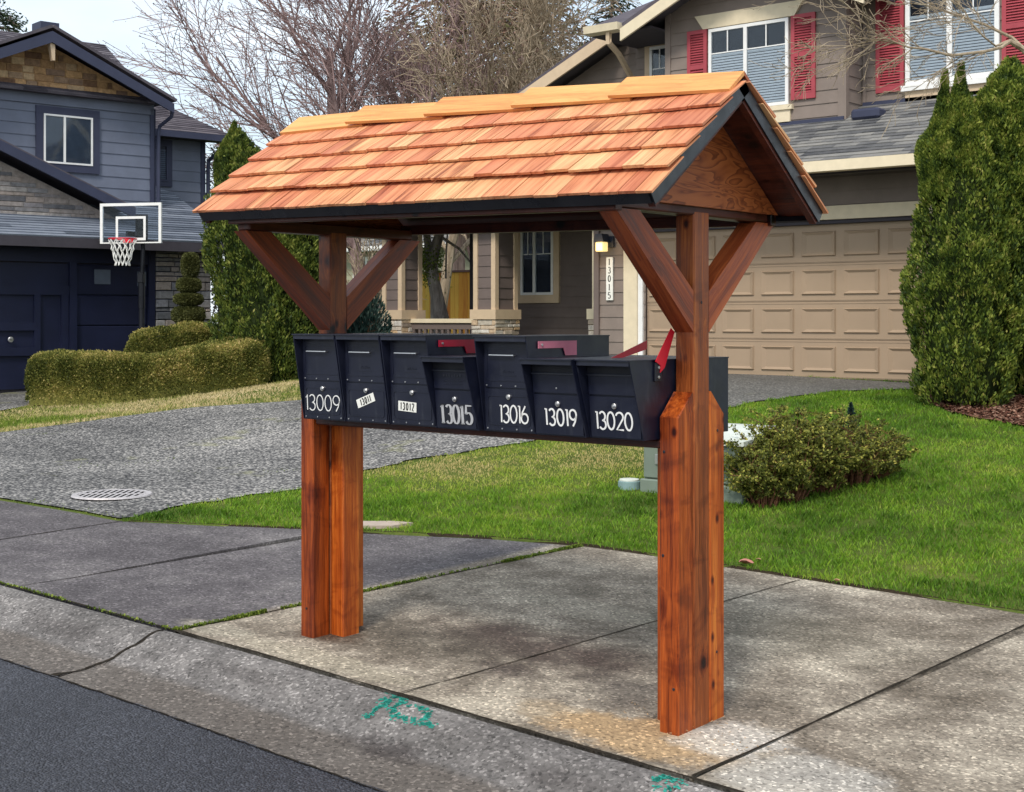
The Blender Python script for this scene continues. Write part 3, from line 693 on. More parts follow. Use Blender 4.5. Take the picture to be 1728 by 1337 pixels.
for y_,z_ in ((.29,1.10),(.285,.20),(.17,1.62)):
    MB().disc((2.108,y_,z_),(1,0,0),.006,.004,8).build('bolt',MT['boxdark'],sh)
# roof geometry
RY,RZ=.155,2.478; EZ=2.008; HS=.634; XA,XB=-.25,2.306; TILT=.020
sl=Vector((0,HS,RZ-EZ)).normalized(); slen=math.hypot(HS,RZ-EZ)
def roofpt(side,x,s,n):     # side -1 street, +1 house; s from the eave up the slope, n above the deck
    u=Vector((0,-side*HS,RZ-EZ)).normalized(); nn=Vector((0,side*(RZ-EZ),HS)).normalized()
    return Vector((x,RY+side*HS,EZ+TILT*(XB-x)))+u*s+nn*n
for side in (-1,1):
    P=lambda x,s,n:roofpt(side,x,s,n)
    b=MB()
    for (xa,xb,sa,sb,na,nb) in ((XA,XB,0,slen,-.018,0),):
        vs=[P(x,s,n) for n in (na,nb) for x,s in ((xa,sa),(xb,sa),(xb,sb),(xa,sb))]
        b.add(vs,[(3,2,1,0),(4,5,6,7),(0,1,5,4),(1,2,6,5),(2,3,7,6),(3,0,4,7)])
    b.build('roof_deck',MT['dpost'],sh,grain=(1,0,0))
    b=MB()                               # fascia and rake boards, black flashing over them
    def bar(b,xa,xb,sa,sb,na,nb,rnd=.5):
        vs=[P(x,s,n) for n in (na,nb) for x,s in ((xa,sa),(xb,sa),(xb,sb),(xa,sb))]
        b.add(vs,[(3,2,1,0),(4,5,6,7),(0,1,5,4),(1,2,6,5),(2,3,7,6),(3,0,4,7)],rnd)
    for xa,xb in ((XA-.002,XA+.028),(XB-.028,XB+.002)):
        b=MB(); bar(b,xa,xb,-.004,slen+.01,-.062,-.019); b.build('rake_board',MT['dpost'],sh,grain=(0,1,0))
    b=MB(); 
    for xa,xb in ((XA-.008,XA+.0),(XB+.003,XB+.010)): bar(b,xa,xb,-.010,slen+.012,-.048,.006)
    bar(b,XA,XB,-.016,-.006,-.040,.006); bar(b,XA-.008,XB+.010,-.010,.05,.003,.0065)
    b.build('flashing',MT['flash'],sh)
    # cedar shingles, five courses
    b=MB(); b.useg=True; nco=5; expo=(slen-.075)/nco
    for c in range(nco):
        x=XA-.03; s0=-.022+c*expo; first=True
        while x<XB+.03:
            w_=random.uniform(.060,.155)
            if x+w_>XB+.028-.05: w_=XB+.03-x
            j=random.uniform(-.005,.004); sA=s0+j; L_=expo*1.75
            if sA+L_>slen-.01: L_=slen-.01-sA
            t0=.011+random.uniform(-.002,.003); rz_=random.uniform(-.0015,.0015)
            xa,xb=x+.0019,x+w_-.0019
            n0=.010+ (0 if c==0 else .004)
            lift=.016
            vs=[P(xa,sA,n0+lift*(c>0)),P(xb,sA+rz_,n0+lift*(c>0)),P(xb,sA+L_,n0-.006),P(xa,sA+L_,n0-.006),
                P(xa,sA,n0+lift*(c>0)+t0),P(xb,sA+rz_,n0+lift*(c>0)+t0+rz_),P(xb,sA+L_,n0-.002),P(xa,sA+L_,n0-.002)]
            ox,oy,oz=[random.uniform(-30,30) for _ in range(3)]
            wc=[(ox+q[0],oy,oz+q[1]) for q in ((xa,sA),(xb,sA),(xb,sA+L_),(xa,sA+L_))]; wc=wc+[(a,b2+.01,c2) for a,b2,c2 in wc]
            b.add(vs,[(3,2,1,0),(4,5,6,7),(0,1,5,4),(1,2,6,5),(2,3,7,6),(3,0,4,7)],random.random()**.9,wc)
            x+=w_
            if w_<.02: break
    b.build('shingle',MT['shingle'],sh)
    # ridge boards, each lapping the one to its left
    nb=5; Lr=(XB-XA+.03)/nb
    for k in range(nb):
        xa=XA-.02+k*Lr-(.03 if k else 0); xb=XA-.02+(k+1)*Lr+.05-(.05 if k==nb-1 else 0)
        w_=.135; s1=slen+.016; b=MB(); lA=.050 if k else .026; lB=.022
        sk=.004
        vs=[P(xa-.012,s1-w_-.006,lA),P(xb,s1-w_+sk,lB),P(xb,s1,lB),P(xa,s1,lA)]; vs+=[P(xa-.012,s1-w_-.006,lA+.014),P(xb,s1-w_+sk,lB+.014),P(xb,s1+.01,lB+.014),P(xa,s1+.01,lA+.014)]
        b.add(vs,[(3,2,1,0),(4,5,6,7),(0,1,5,4),(1,2,6,5),(2,3,7,6),(3,0,4,7)])
        b.build('ridge_board',MT['cedar'] if side<0 else MT['brace'],sh,grain=(1,0,0))
for xp in (2.112,-.106):
    d=.05; b=MB(); k=(RZ-EZ)/HS
    zt_=TILT*(XB-xp); b.prism([(RY-HS+.035,1.999+zt_*.5),(RY+HS-.035,1.999+zt_*.5),(RY+.0,RZ-.035+zt_)],0,xp,xp+.016)
    b.build('gable_panel',MT['panel'],sh)
for x,y in ((1.35,-.4455),(.4,-.4455)):
    pass
# ------------------------------------------------------------------ numerals as pen strokes
def arc(cx,cy,rx,ry,a0,a1,n=14): return [(cx+rx*math.cos(R_(a0+(a1-a0)*i/n)),cy+ry*math.sin(R_(a0+(a1-a0)*i/n))) for i in range(n+1)]
def glyph(c,st):       # list of (points, closed), height 1
    W={'thin':.30,'round':.25,'cond':.17,'serif':.22}[st]
    if c=='0': return [(arc(W,.5,W,.5,90,450,28)[:-1],True)],2*W
    if c=='1':
        if st=='thin': return [([(0,.80),(.13,1),(.13,0)],False)],.14
        if st=='round': return [([(0,.97),(.12,.99),(.12,0)],False)],.13
        if st=='cond': return [([(.0,.84),(.10,1),(.10,0)],False)],.14
        return [([(.02,.86),(.14,.98),(.14,0)],False),([(.02,.015),(.26,.015)],False)],.28
    if c=='2': return [(arc(W,1-W,W,W,165,-35,14)+[(0.02,0),(2*W,0)],False)],2*W
    if c=='3':
        w2=W*.92
        return [(arc(w2,.75,w2*.9,.25,150,-90,12)+arc(w2,.25,w2,.26,90,-150,14)[1:],False)],2*w2
    if c=='5': return [([(2*W,1),(.06,1),(.02,.56)]+arc(W*.95,.31,W,.31,125,-150,16),False)],2*W
    if c=='6': return [(arc(W,.28,W,.28,90,450,22)[:-1],True),([(W*1.25,1),(W*.35,.62),(.02,.33)],False)],2*W
    if c=='9': return [(arc(W,.70,W,.30,90,450,22)[:-1],True),([(2*W-.01,.66),(W*1.6,.30),(W*.85,0)],False)],2*W
def write(text,h,st,O,U,V,N,wd,mat,parent,name='number',gap=.12,th=.0015,thin=1.,center=True):
    b=MB(); x=0; items=[]
    for c in text:
        g,w_=glyph(c,st); items.append((x,g)); x+=w_+gap
    tot=x-gap
    for xx,g in items:
        for pts,cl in g: b.ribbon([((p[0]+xx-(tot/2 if center else 0))*h,(p[1]-.5)*h) for p in pts],wd,O,U,V,N,th,cl,thin)
    return b.build(name,mat,parent)
# ------------------------------------------------------------------ mailboxes
BG='locking mailboxes in a row on the shelter shelf'
def mailbox(x0,w_,kind,num,label,yf,flag=None):
    Z0=1.0765; tall=kind=='tall'
    h=.405 if tall else .315; f=.070 if tall else .100; D=.51 if tall else (.53-yf)
    t=thing('locking_mailbox',(x0+w_/2,yf,Z0),label,'mailbox',BG,local=True)
    a=w_/2-.0015; th=.004
    def fy(z): return -f*z/h                       # front edge of the side walls
    b=MB()
    rec=.050 if tall else .066                      # recess of the doors at the top
    def dy(z): return -(.018 if tall else .034)*z/h+.004
    # core
    b.prism([(dy(0),0),(D,0),(D,h-.004),(dy(h)+.0,h-.004)],0,-a+th,a-th)
    for s in (-1,1):
        xa,xb=(-a,-a+th) if s<0 else (a-th,a)
        b.prism([(0,.001),(D+.001,.001),(D+.001,h-.003),(-f,h-.003)],0,xa,xb)
    b.box(-a-.002,a+.002,-f-.006,D+.004,h-.003,h+.002)        # lid
    b.box(-a+th,a-th,-f+.001,-f+.004,h-.022,h-.004)          # lip under the lid
    b.build('body',MT['box'],t)
    def panel(name,z0,z1,inset=.012,th2=.006,hood=0):
        bb=MB(); x=a-th-inset
        vs=[(-x,dy(z0)+.001,z0),(x,dy(z0)+.001,z0),(x,dy(z1)+.001,z1),(-x,dy(z1)+.001,z1)]
        vf=[(-x,dy(z0)-th2,z0),(x,dy(z0)-th2,z0),(x,dy(z1)-th2,z1),(-x,dy(z1)-th2,z1)]
        bb.add(vs+vf,[(3,2,1,0),(4,5,6,7),(0,1,5,4),(1,2,6,5),(2,3,7,6),(3,0,4,7)])
        return bb,x
    zs=dy(1)/1.
    nrm=Vector((0,-1,dy(1)-dy(0))).normalized(); V_=Vector((0,dy(1)-dy(0),1)).normalized()
    def onp(x,z,n): return Vector((x,dy(z),z))+nrm*n
    def outline(bb,x0_,x1_,z0_,z1_,r,th2,wd=.0035):
        pts=[]
        for cx,cz,a0 in ((x1_-r,z1_-r,0),(x0_+r,z1_-r,90),(x0_+r,z0_+r,180),(x1_-r,z0_+r,270)): pts+=arc(cx,cz,r,r,a0,a0+90,5)
        pts=[(p[0],p[1]/V_.z) for p in pts]
        bb.ribbon(pts,wd,Vector((0,dy(0),0))+nrm*th2,(1,0,0),V_,nrm,.0022,True)
    if tall:
        zm=.182
        bb,x=panel('upper_door',zm+.006,.372); outline(bb,-x+.012,x-.012,zm+.035,.352,.014,.006)
        up=bb.build('upper_door',MT['box'],t)
        hb=MB(); hb.tube([onp(-x*.72,.325,.020),onp(x*.35,.325,.020)],.0035,8); hb.box(-x*.70,-x*.66,dy(.325)-.020,dy(.325)-.006,.322,.328); hb.box(x*.29,x*.33,dy(.325)-.020,dy(.325)-.006,.322,.328)
        hb.build('handle',MT['silver'],up)
        if num!='13009':       # the pressed badge, a few raised bars
            eb=MB()
            for i in range(9): eb.box(-.03+i*.0068,-.0255+i*.0068,dy(.255)-.0082,dy(.255)-.006,.252,.252+random.uniform(.005,.011))
            eb.box(-.042,.042,dy(.240)-.0078,dy(.240)-.006,.2385,.2405)
            eb.build('embossing',MT['box'],up)
        bb,x=panel('lower_door',.006,zm,.008,.007); outline(bb,-x+.016,x-.016,.030,.152,.014,.007)
        lo=bb.build('lower_door',MT['box'],t)
        rv=MB()
        for zz in (.196,.014):
            for i in range(4): MB().disc(onp(-x+.010+i*(2*x-.02)/3,zz,.006),nrm,.0036,.003,8).build('rivet',MT['silver'],t)
        lz=.150
    else:
        # hopper opening: a recessed dark band under the lid, then flap and door
        bb,x=panel('hopper',.262,h-.03,.0,.002); up0=bb.build('hopper',MT['boxdark'],t)
        bb,x=panel('upper_door',.176,.252,.006,.009); bb.box(-x,x,dy(.256)-.018,dy(.256)-.001,.252,.257)
        up=bb.build('upper_door',MT['box'],t)
        if num=='13015':
            eb=MB()
            for r_,n_,hh in ((.228,7,.016),(.208,12,.006),(.196,10,.005)):
                for i in range(n_): eb.box(-.055+i*.11/n_,-.055+(i+.6)*.11/n_,dy(r_)-.0112,dy(r_)-.009,r_,r_+hh*random.uniform(.5,1))
            eb.build('embossing',MT['box'],up)
        if num in('13019',): MB().disc(onp(0,.197,.009),nrm,.004,.003,8).build('rivet',MT['silver'],up)
        bb,x=panel('lower_door',.006,.168,.006,.008); lo=bb.build('lower_door',MT['box'],t)
        lz=.133
    lk=MB(); lk.disc(onp(.002,lz,.006),nrm,.0115,.010,16); lk.disc(onp(.002,lz,.0155),nrm,.0065,.004,12); lk.box(.0005,.0035,dy(lz)-.021,dy(lz)-.018,lz-.005,lz+.005)
    lk.build('lock',MT['silver'],lo)
    e=.0074+(.001 if tall else .001)
    O=lambda x,z:onp(x,z,e)
    def stick(x,z,w2,h2,ang,digits,dh):
        ca,sa=math.cos(R_(ang)),math.sin(R_(ang)); U=Vector((1,0,0))*ca+V_*sa; VV=V_*ca-Vector((1,0,0))*sa
        s_=MB(); o=O(x,z); q=[o-U*w2/2-VV*h2/2,o+U*w2/2-VV*h2/2,o+U*w2/2+VV*h2/2,o-U*w2/2+VV*h2/2]
        s_.add(q+[p+nrm*.0012 for p in q],[(3,2,1,0),(4,5,6,7),(0,1,5,4),(1,2,6,5),(2,3,7,6),(3,0,4,7)])
        p=s_.build('number_sticker',MT['sticker'],t)
        write(digits,dh,'cond',o+nrm*.0014,U,VV,nrm,.0055,MT['black'],p,gap=.34,th=.0006)
    if num=='13009': write(num,.073,'thin',O(0,.082),(1,0,0),V_,nrm,.0050,MT['white'],t,gap=.17)
    if num=='13011': stick(-.002,.104,.118,.040,19,num,.028)
    if num=='13012': stick(-.030,.086,.112,.044,-3,num,.031)
    if num=='13016': write(num,.072,'round',O(.028,.078),(1,0,0),V_,nrm,.0070,MT['white'],t,gap=.10)
    if num=='13019': write(num,.067,'round',O(0.012,.078),(1,0,0),V_,nrm,.0078,MT['white'],t,gap=.17)
    if num=='13020': write(num,.069,'round',O(-0.005,.074),(1,0,0),V_,nrm,.0074,MT['white'],t,gap=.12)
    if num=='13015':
        p=MB(); q=[O(-.085,.022),O(.092,.022),O(.092,.112),O(-.085,.112)]
        p.add(q+[v+nrm*.0008 for v in q],[(3,2,1,0),(4,5,6,7),(0,1,5,4),(1,2,6,5),(2,3,7,6),(3,0,4,7)]); pp=p.build('number_plate',MT['boxdark'],t)
        write(num,.080,'serif',O(.006,.067)+nrm*.001,(1,0,0),V_,nrm,.014,MT['silverp'],pp,gap=.10,thin=.35)
    # flag on the right-hand side wall
    if flag:
        kind_,mat_=flag; b=MB()
        if kind_=='down':
            zt=h-.020; y0=.005
            b.prism([(y0,zt-.030),(y0+.17,zt-.030),(y0+.185,zt-.062),(y0+.262,zt-.062),(y0+.262,zt),(y0,zt)],0,a+.004,a+.007)
            fl=b.build('flag',mat_,t); MB().disc((a+.007,y0+.022,zt-.015),(1,0,0),.006,.004,10).build('pivot',MT['silver'],fl)
        elif kind_=='up':
            br=MB(); br.cbox(a+.001,a+.010,.065,.110,h-.085,h-.012,.002)
            bk=br.build('bracket',MT['boxdark'],t); rv=MB()
            for zz in (h-.030,h-.068): MB().disc((a+.010,.087,zz),(1,0,0),.006,.004,10).build('rivet',MT['silver'],bk)
            b.prism([(.060,h-.005),(.095,h-.022),(.094,h-.050),(.125,h-.030),(.195,h+.110),(.170,h+.125)],0,a+.011,a+.014)
            b.build('flag',mat_,t)
        elif kind_=='low':
            b.prism([(.11,h-.012),(.17,h-.012),(.42,h+.034),(.42,h+.072)],0,a+.003,a+.006); b.build('flag',mat_,t)
        elif kind_=='bracket':
            br=MB(); br.cbox(a-.001,a+.003,.04,.09,h-.115,h-.018,.0015); bk=br.build('bracket',MT['boxdark'],t)
            rv=MB()
            for zz in (h-.050,h-.098): MB().disc((a+.003,.065,zz),(1,0,0),.005,.003,8).build('rivet',MT['silver'],bk)
    return t
mailbox(.045,.288,'tall','13009','black locking mailbox with thin white numerals 13009 at the left end of the row',-.10)
mailbox(.337,.288,'tall','13011','black locking mailbox with a tilted white sticker reading 13011',-.10)
mailbox(.630,.288,'tall','13012','black locking mailbox with a level white sticker 13012 and crimson flag on its side',-.10,('down',MT['crimson']))
mailbox(.935,.250,'low','13015','low black mailbox with silver serif numerals 13015 set forward in the row',-.125,('bracket',None))
mailbox(1.192,.288,'tall','13016','tall black mailbox with white numerals 13016 and a faded pink flag',-.10,('down',MT['pink']))
mailbox(1.482,.268,'low','13019','low black mailbox with white numerals 13019 beside the rightmost box',-.115,('low',MT['red']))
mailbox(1.752,.264,'low','13020','low black mailbox with white numerals 13020 and raised red flag beside the right post',-.095,('up',MT['red']))
# ------------------------------------------------------------------ building helpers
def clipx(poly,v):      # x-range of a convex polygon at height v
    xs_=[]
    n=len(poly)
    for i in range(n):
        (a,b_),(c,d)=poly[i],poly[(i+1)%n]
        if (b_<=v<=d) or (d<=v<=b_):
            if abs(d-b_)<1e-9: xs_+= [a,c]
            else: xs_.append(a+(c-a)*(v-b_)/(d-b_))
    return (min(xs_),max(xs_)) if xs_ else None
def lap(mb,O,U,V,N,poly,pitch,th=.014,back_=.02,seg=0,v0=None,jit=0):   # overlapping boards / roof courses on a plane
    O,U,V,N=map(Vector,(O,U,V,N)); vmin=min(p[1] for p in poly); vmax=max(p[1] for p in poly)
    v=vmin if v0 is None else v0
    while v<vmax-1e-4:
        a=max(v,vmin)+1e-5; c=min(v+pitch,vmax)-1e-5
        if c>a:
            r0=clipx(poly,a); r1=clipx(poly,c)
            if r0 and r1:
                cuts=[0,1]
                if seg:
                    L_=max(r0[1]-r0[0],.01); cuts=[0]; x=random.uniform(.2,1)*seg
                    while x<L_: cuts.append(x/L_); x+=seg*random.uniform(.6,1.4)
                    cuts.append(1)
                for f0,f1 in zip(cuts,cuts[1:]):
                    t1=th+ (random.uniform(-jit,jit) if jit else 0); g=0
                    q=[(r0[0]+(r0[1]-r0[0])*f0,a,t1),(r0[0]+(r0[1]-r0[0])*f1,a,t1),(r1[0]+(r1[1]-r1[0])*f1,c,.0015),(r1[0]+(r1[1]-r1[0])*f0,c,.0015)]
                    vs=[O+U*x_+V*y_+N*n_ for x_,y_,n_ in q]+[O+U*x_+V*y_-N*back_ for x_,y_,n_ in q]
                    mb.add(vs,[(0,1,2,3),(7,6,5,4),(0,4,5,1),(1,5,6,2),(2,6,7,3),(3,7,4,0)],random.random())
        v+=pitch
    return mb
def stones(mb,O,U,V,N,poly,rh=(.07,.15),rw=(.14,.42),th=.03,gap=.008,joined=False):
    O,U,V,N=map(Vector,(O,U,V,N)); vmin=min(p[1] for p in poly); vmax=max(p[1] for p in poly); v=vmin
    while v<vmax-.01:
        h=min(random.uniform(*rh),vmax-v); r0=clipx(poly,v+.002); r1=clipx(poly,v+h-.002)
        if r0 and r1:
            xa=max(r0[0],r1[0]); xb=min(r0[1],r1[1]); x=xa
            while x<xb-.01:
                w_=min(random.uniform(*rw),xb-x)
                if xb-x-w_<.05: w_=xb-x
                t=th*random.uniform(.5,1.1); c=.006
                q=[(x+gap/2,v+gap/2),(x+w_-gap/2,v+gap/2+random.uniform(0,.006)),(x+w_-gap/2,v+h-gap/2),(x+gap/2,v+h-gap/2-random.uniform(0,.006))]
                cx_,cy_=x+w_/2,v+h/2
                qi=[(a+(cx_-a)*.10,b_+(cy_-b_)*.14) for a,b_ in q]
                vs=[O+U*a+V*b_ for a,b_ in q]+[O+U*a+V*b_+N*t*.7 for a,b_ in q]+[O+U*a+V*b_+N*t for a,b_ in qi]
                fs=[(8,9,10,11)]+[(i,(i+1)%4,(i+1)%4+4,i+4) for i in range(4)]+[(i+4,(i+1)%4+4,(i+1)%4+8,i+8) for i in range(4)]
                mb.add(vs,fs,random.random()); x+=w_
        v+=h
    return mb
def framebox(mb,O,U,N,x0,x1,z0,z1,n0,n1):     # box on a vertical wall plane
    O,U,N=map(Vector,(O,U,N)); Z=Vector((0,0,1))
    vs=[O+U*x+Z*z+N*n for n in (n0,n1) for x,z in ((x0,z0),(x1,z0),(x1,z1),(x0,z1))]
    return mb.add(vs,[(3,2,1,0),(4,5,6,7),(0,1,5,4),(1,2,6,5),(2,3,7,6),(3,0,4,7)])
def window(parent,O,U,N,x0,x1,z0,z1,sash='white',split=None,blind=None,grid=None,trim=None,tw=.09,fw=.045,inner='glassd'):
    def fb(m,*a): return framebox(m,O,U,N,*a)
    m=MB(); fb(m,x0,x1,z0,z1,.016,.022); w_=m.build('window',MT[inner],parent)
    if trim:
        t=MB(); l,r,tp,bt=trim[1:] if len(trim)>1 else (tw,)*4
        if tp: fb(t,x0-l,x1+r,z1,z1+tp,.0,.047)
        if bt: fb(t,x0-l,x1+r,z0-bt,z0,.0,.047)
        if l: fb(t,x0-l,x0,z0,z1,.0,.045)
        if r: fb(t,x1,x1+r,z0,z1,.0,.045)
        t.build('trim',MT[trim[0]],w_)
    f=MB(); fb(f,x0,x1,z1-fw,z1,.022,.060); fb(f,x0,x1,z0,z0+fw,.022,.060); fb(f,x0,x0+fw,z0+fw,z1-fw,.022,.060); fb(f,x1-fw,x1,z0+fw,z1-fw,.022,.060)
    panes=[(x0+fw,x1-fw)]
    if split is not None:
        xm=x0+(x1-x0)*split; fb(f,xm-fw*.6,xm+fw*.6,z0+fw,z1-fw,.022,.062); panes=[(x0+fw,xm-fw*.6),(xm+fw*.6,x1-fw)]
    if grid:
        zg=z1-(z1-z0)*grid
        for a,c in panes:
            fb(f,a,c,zg-.008,zg+.008,.040,.052)
            fb(f,(a+c)/2-.008,(a+c)/2+.008,zg+.008,z1-fw,.040,.052)
    f.build('frame',MT[sash],w_)
    if blind is not None:
        bl=MB(); zt=z1-fw-(z1-z0)*(1-blind[0]); 
        for (a,c),on in zip(panes,blind[1]):
            if not on: continue
            z=z0+fw+.01
            while z<zt-.02:
                Ov=Vector(O);Uv=Vector(U);Nv=Vector(N);Z=Vector((0,0,1))
                vs=[Ov+Uv*a+Z*(z)+Nv*.034,Ov+Uv*c+Z*z+Nv*.034,Ov+Uv*c+Z*(z+.030)+Nv*.024,Ov+Uv*a+Z*(z+.030)+Nv*.024]
                bl.add(vs,[(0,1,2,3)]); z+=.038
            fb(bl,a,c,zt-.02,zt+.01,.024,.038)
        bl.build('blinds',MT[blind[2] if len(blind)>2 else 'blind'],w_)
    g=MB()
    for a,c in panes: fb(g,a,c,z0+fw,z1-fw,.042,.046)
    g.build('pane',MT['glass'],w_)
    return w_
def shutter(parent,O,U,N,x0,x1,z0,z1):
    def fb(m,*a): return framebox(m,O,U,N,*a)
    m=MB(); e=.055; zm=z0+(z1-z0)*.53
    fb(m,x0,x0+e,z0,z1,.014,.045); fb(m,x1-e,x1,z0,z1,.014,.045); fb(m,x0+e,x1-e,z0,z0+e*1.5,.014,.044); fb(m,x0+e,x1-e,z1-e,z1,.014,.044); fb(m,x0+e,x1-e,zm-e*.6,zm+e*.6,.014,.044)
    fb(m,x0+e,x1-e,z0+e,z1-e,.012,.016)
    O,U,N=map(Vector,(O,U,N));Z=Vector((0,0,1))
    for a,c in ((z0+e*1.5,zm-e*.6),(zm+e*.6,z1-e)):
        z=a+.01
        while z<c-.02:
            vs=[O+U*(x0+e)+Z*z+N*.042,O+U*(x1-e)+Z*z+N*.042,O+U*(x1-e)+Z*(z+.026)+N*.018,O+U*(x0+e)+Z*(z+.026)+N*.018]
            vs+=[v-Z*.006 for v in vs]
            m.add(vs,[(0,1,2,3),(7,6,5,4),(0,4,5,1),(1,5,6,2),(2,6,7,3),(3,7,4,0)]); z+=.036
    return m.build('shutter',MT['shutter'],parent)
X=(1,0,0);Y=(0,1,0);Z=(0,0,1);FN=(0,-1,0)
# ------------------------------------------------------------------ brown house
bh=thing('brown_house',(-3,14,.75),'two storey brown house with red shutters and a wide tan garage door','house')
G0=11.9; zb=.62
def fbp(name,mat,*boxes,parent=bh):
    b=MB()
    for q in boxes: b.box(*q)
    return b.build(name,MT[mat],parent)
# garage front: piers either side of the door and the band above it
b=MB()
b.box(-7.10,-6.24,G0+.02,G0+.25,zb,3.44); b.box(-1.37,2.4,G0+.02,G0+.25,zb,3.44); b.box(-6.24,-1.37,G0+.02,G0+.25,2.82,3.44)
for a,c,z0,z1 in ((-7.10,-6.24,.70,3.40),(-1.37,2.4,.70,3.40),(-6.24,-1.37,3.02,3.40)): lap(b,(0,G0+.02,0),X,Z,FN,[(a,z0),(c,z0),(c,z1),(a,z1)],.178,v0=.70)
b.box(-7.10,-6.9,G0+.25,19,zb,3.44); b.box(2.2,2.4,G0+.25,19,zb,3.44)
b.build('wall',MT['brown'],bh)
fbp('corner_board','brownd',(-7.125,-7.035,G0-.025,G0+.018,zb,3.40))
b=MB(); b.box(-6.58,-6.35,G0-.045,G0+.004,.74,2.83); b.box(-6.60,-1.05,G0-.050,G0+.004,2.832,3.005); b.box(-1.40,-1.15,G0-.045,G0+.004,.74,2.83)
b.build('door_trim',MT['cream'],bh)
fbp('door_trim','white',(-6.348,-6.27,G0-.02,G0+.10,.78,2.828)); fbp('door_trim','white',(-1.47,-1.402,G0-.02,G0+.10,.78,2.828))
fbp('door_trim','soffit',(-6.27,-1.47,G0-.01,G0+.09,2.782,2.828))
# garage door: four sections of pressed panels
gd=MB(); gx0,gx1=-6.262,-1.474; GY=G0+.075
gd.box(gx0,gx1,GY,GY+.04,.785,2.79)
for r in range(4):
    z0=.80+r*.4955; 
    gd.box(gx0,gx1,GY-.012,GY,z0,z0+.488)
    for zz in (z0+.012,z0+.462): gd.box(gx0,gx1,GY-.017,GY-.012,zz,zz+.012)
    for c in range(8):
        pw=(gx1-gx0)/8; xa=gx0+c*pw+.055; xb=gx0+(c+1)*pw-.055; za=z0+.085; zc=z0+.405; d=.045
        o=[(xa,za),(xb,za),(xb,zc),(xa,zc)]; i_=[(xa+d*1.5,za+d),(xb-d*1.5,za+d),(xb-d*1.5,zc-d),(xa+d*1.5,zc-d)]
        vs=[(x,GY-.013,z) for x,z in o]+[(x,GY-.036,z) for x,z in [(p[0]+.012*(1 if k in(0,3) else -1),p[1]+.012*(1 if k<2 else -1)) for k,p in enumerate(o)]]+[(x,GY-.012,z) for x,z in i_]
        vs+= [(x,GY-.0135,z) for x,z in i_]
        fs=[(k,(k+1)%4,(k+1)%4+4,k+4) for k in range(4)]+[(k+4,(k+1)%4+4,(k+1)%4+12,k+12) for k in range(4)]+[(12,13,14,15)]
        gd.add(vs,fs)
gdo=gd.build('garage_door',MT['garage'],bh)
MB().box(gx0,gx1,GY-.02,GY+.03,.765,.785).build('bottom_seal',MT['hole'],gdo)
# lower roof over the garage, gutter, soffit
RE=(11.15,3.50); RSL=.47
def roofz(y): return RE[1]+(y-RE[0])*RSL
b=MB(); u=Vector((0,1,RSL)).normalized(); n_=Vector((0,-RSL,1)).normalized()
lap(b,(0,RE[0],RE[1]),X,u,n_,[(-7.5,0),(2.9,0),(2.9,2.55),(-7.5,2.55)],.125,.012,.06,seg=.30,jit=.004)
b.build('roof',MT['roofg'],bh)
b=MB(); b.prism([(-.13,-.005),(-.12,.125),(-.105,.125),(-.10,.01),(-.004,.01),(-.004,.0),(-.02,-.01)][::-1],0,-7.5,2.9); b.prism([(-.115,-.01),(-.004,-.01),(-.004,.10),(-.1,.09)],0,-7.5,2.9)
for i in range(len(b.v)): v=b.v[i]; b.v[i]=(v[0],v[1]+11.14,v[2]+3.365)
b.build('gutter',MT['cream'],bh)
fbp('soffit','soffit',(-7.5,2.9,11.14,11.88,3.415,3.44))
# upper storey: bay with the front gable, set-back walls either side
A1=12.7
def wallp(poly,y,mat='brown',v0=None,pitch=.178,name='wall',par=bh):
    b=MB(); b.prism([(p[0],p[1]) for p in poly],1,y+.001,y+.2); lap(b,(0,y,0),X,Z,FN,poly,pitch,v0=v0); return b.build(name,MT[mat],par)
wallp([(-6.4,3.9),(-3.57,3.9),(-3.57,6.3),(-4.95,6.75),(-6.4,6.05)],A1,v0=3.93)
wallp([(-3.59,4.1),(2.4,4.1),(2.4,6.6),(-3.59,6.6)],13.2,v0=4.12)
wallp([(-7.5,3.6),(-6.4,3.6),(-6.4,6.2),(-7.5,6.2)],13.5,v0=3.65)
b=MB(); b.box(-3.60,-3.57,A1,13.2,3.9,6.6); 
lap(b,(-3.57,0,0),(0,1,0),Z,(1,0,0),[(A1+.06,4.0),(13.19,4.0),(13.19,6.5),(A1+.06,6.5)],.178,v0=3.93); b.build('wall',MT['brown'],bh)
fbp('wall','brown',(-6.40,-6.2,A1+.2,13.5,3.6,6.2)); fbp('wall','brown',(2.2,2.4,13.4,19,3.4,6.6)); fbp('wall','brown',(-12.6,2.4,18.8,19,.6,6.6))
fbp('corner_board','brown',(-3.66,-3.57,A1-.028,A1-.0,3.95,6.3)); fbp('corner_board','brown',(-3.569,-3.54,A1-.028,A1+.06,3.95,6.3))
fbp('corner_board','brown',(-6.42,-6.33,A1-.028,A1-.0,3.95,6.05)); fbp('corner_board','brown',(-3.54,-3.50,13.165,13.19,4.2,6.5))
fbp('flashing','blued',(-6.4,-3.57,A1-.045,A1-.02,roofz(A1)-.02,roofz(A1)+.035)); fbp('flashing','blued',(-3.54,2.4,13.155,13.18,roofz(13.16)-.0,roofz(13.16)+.05))
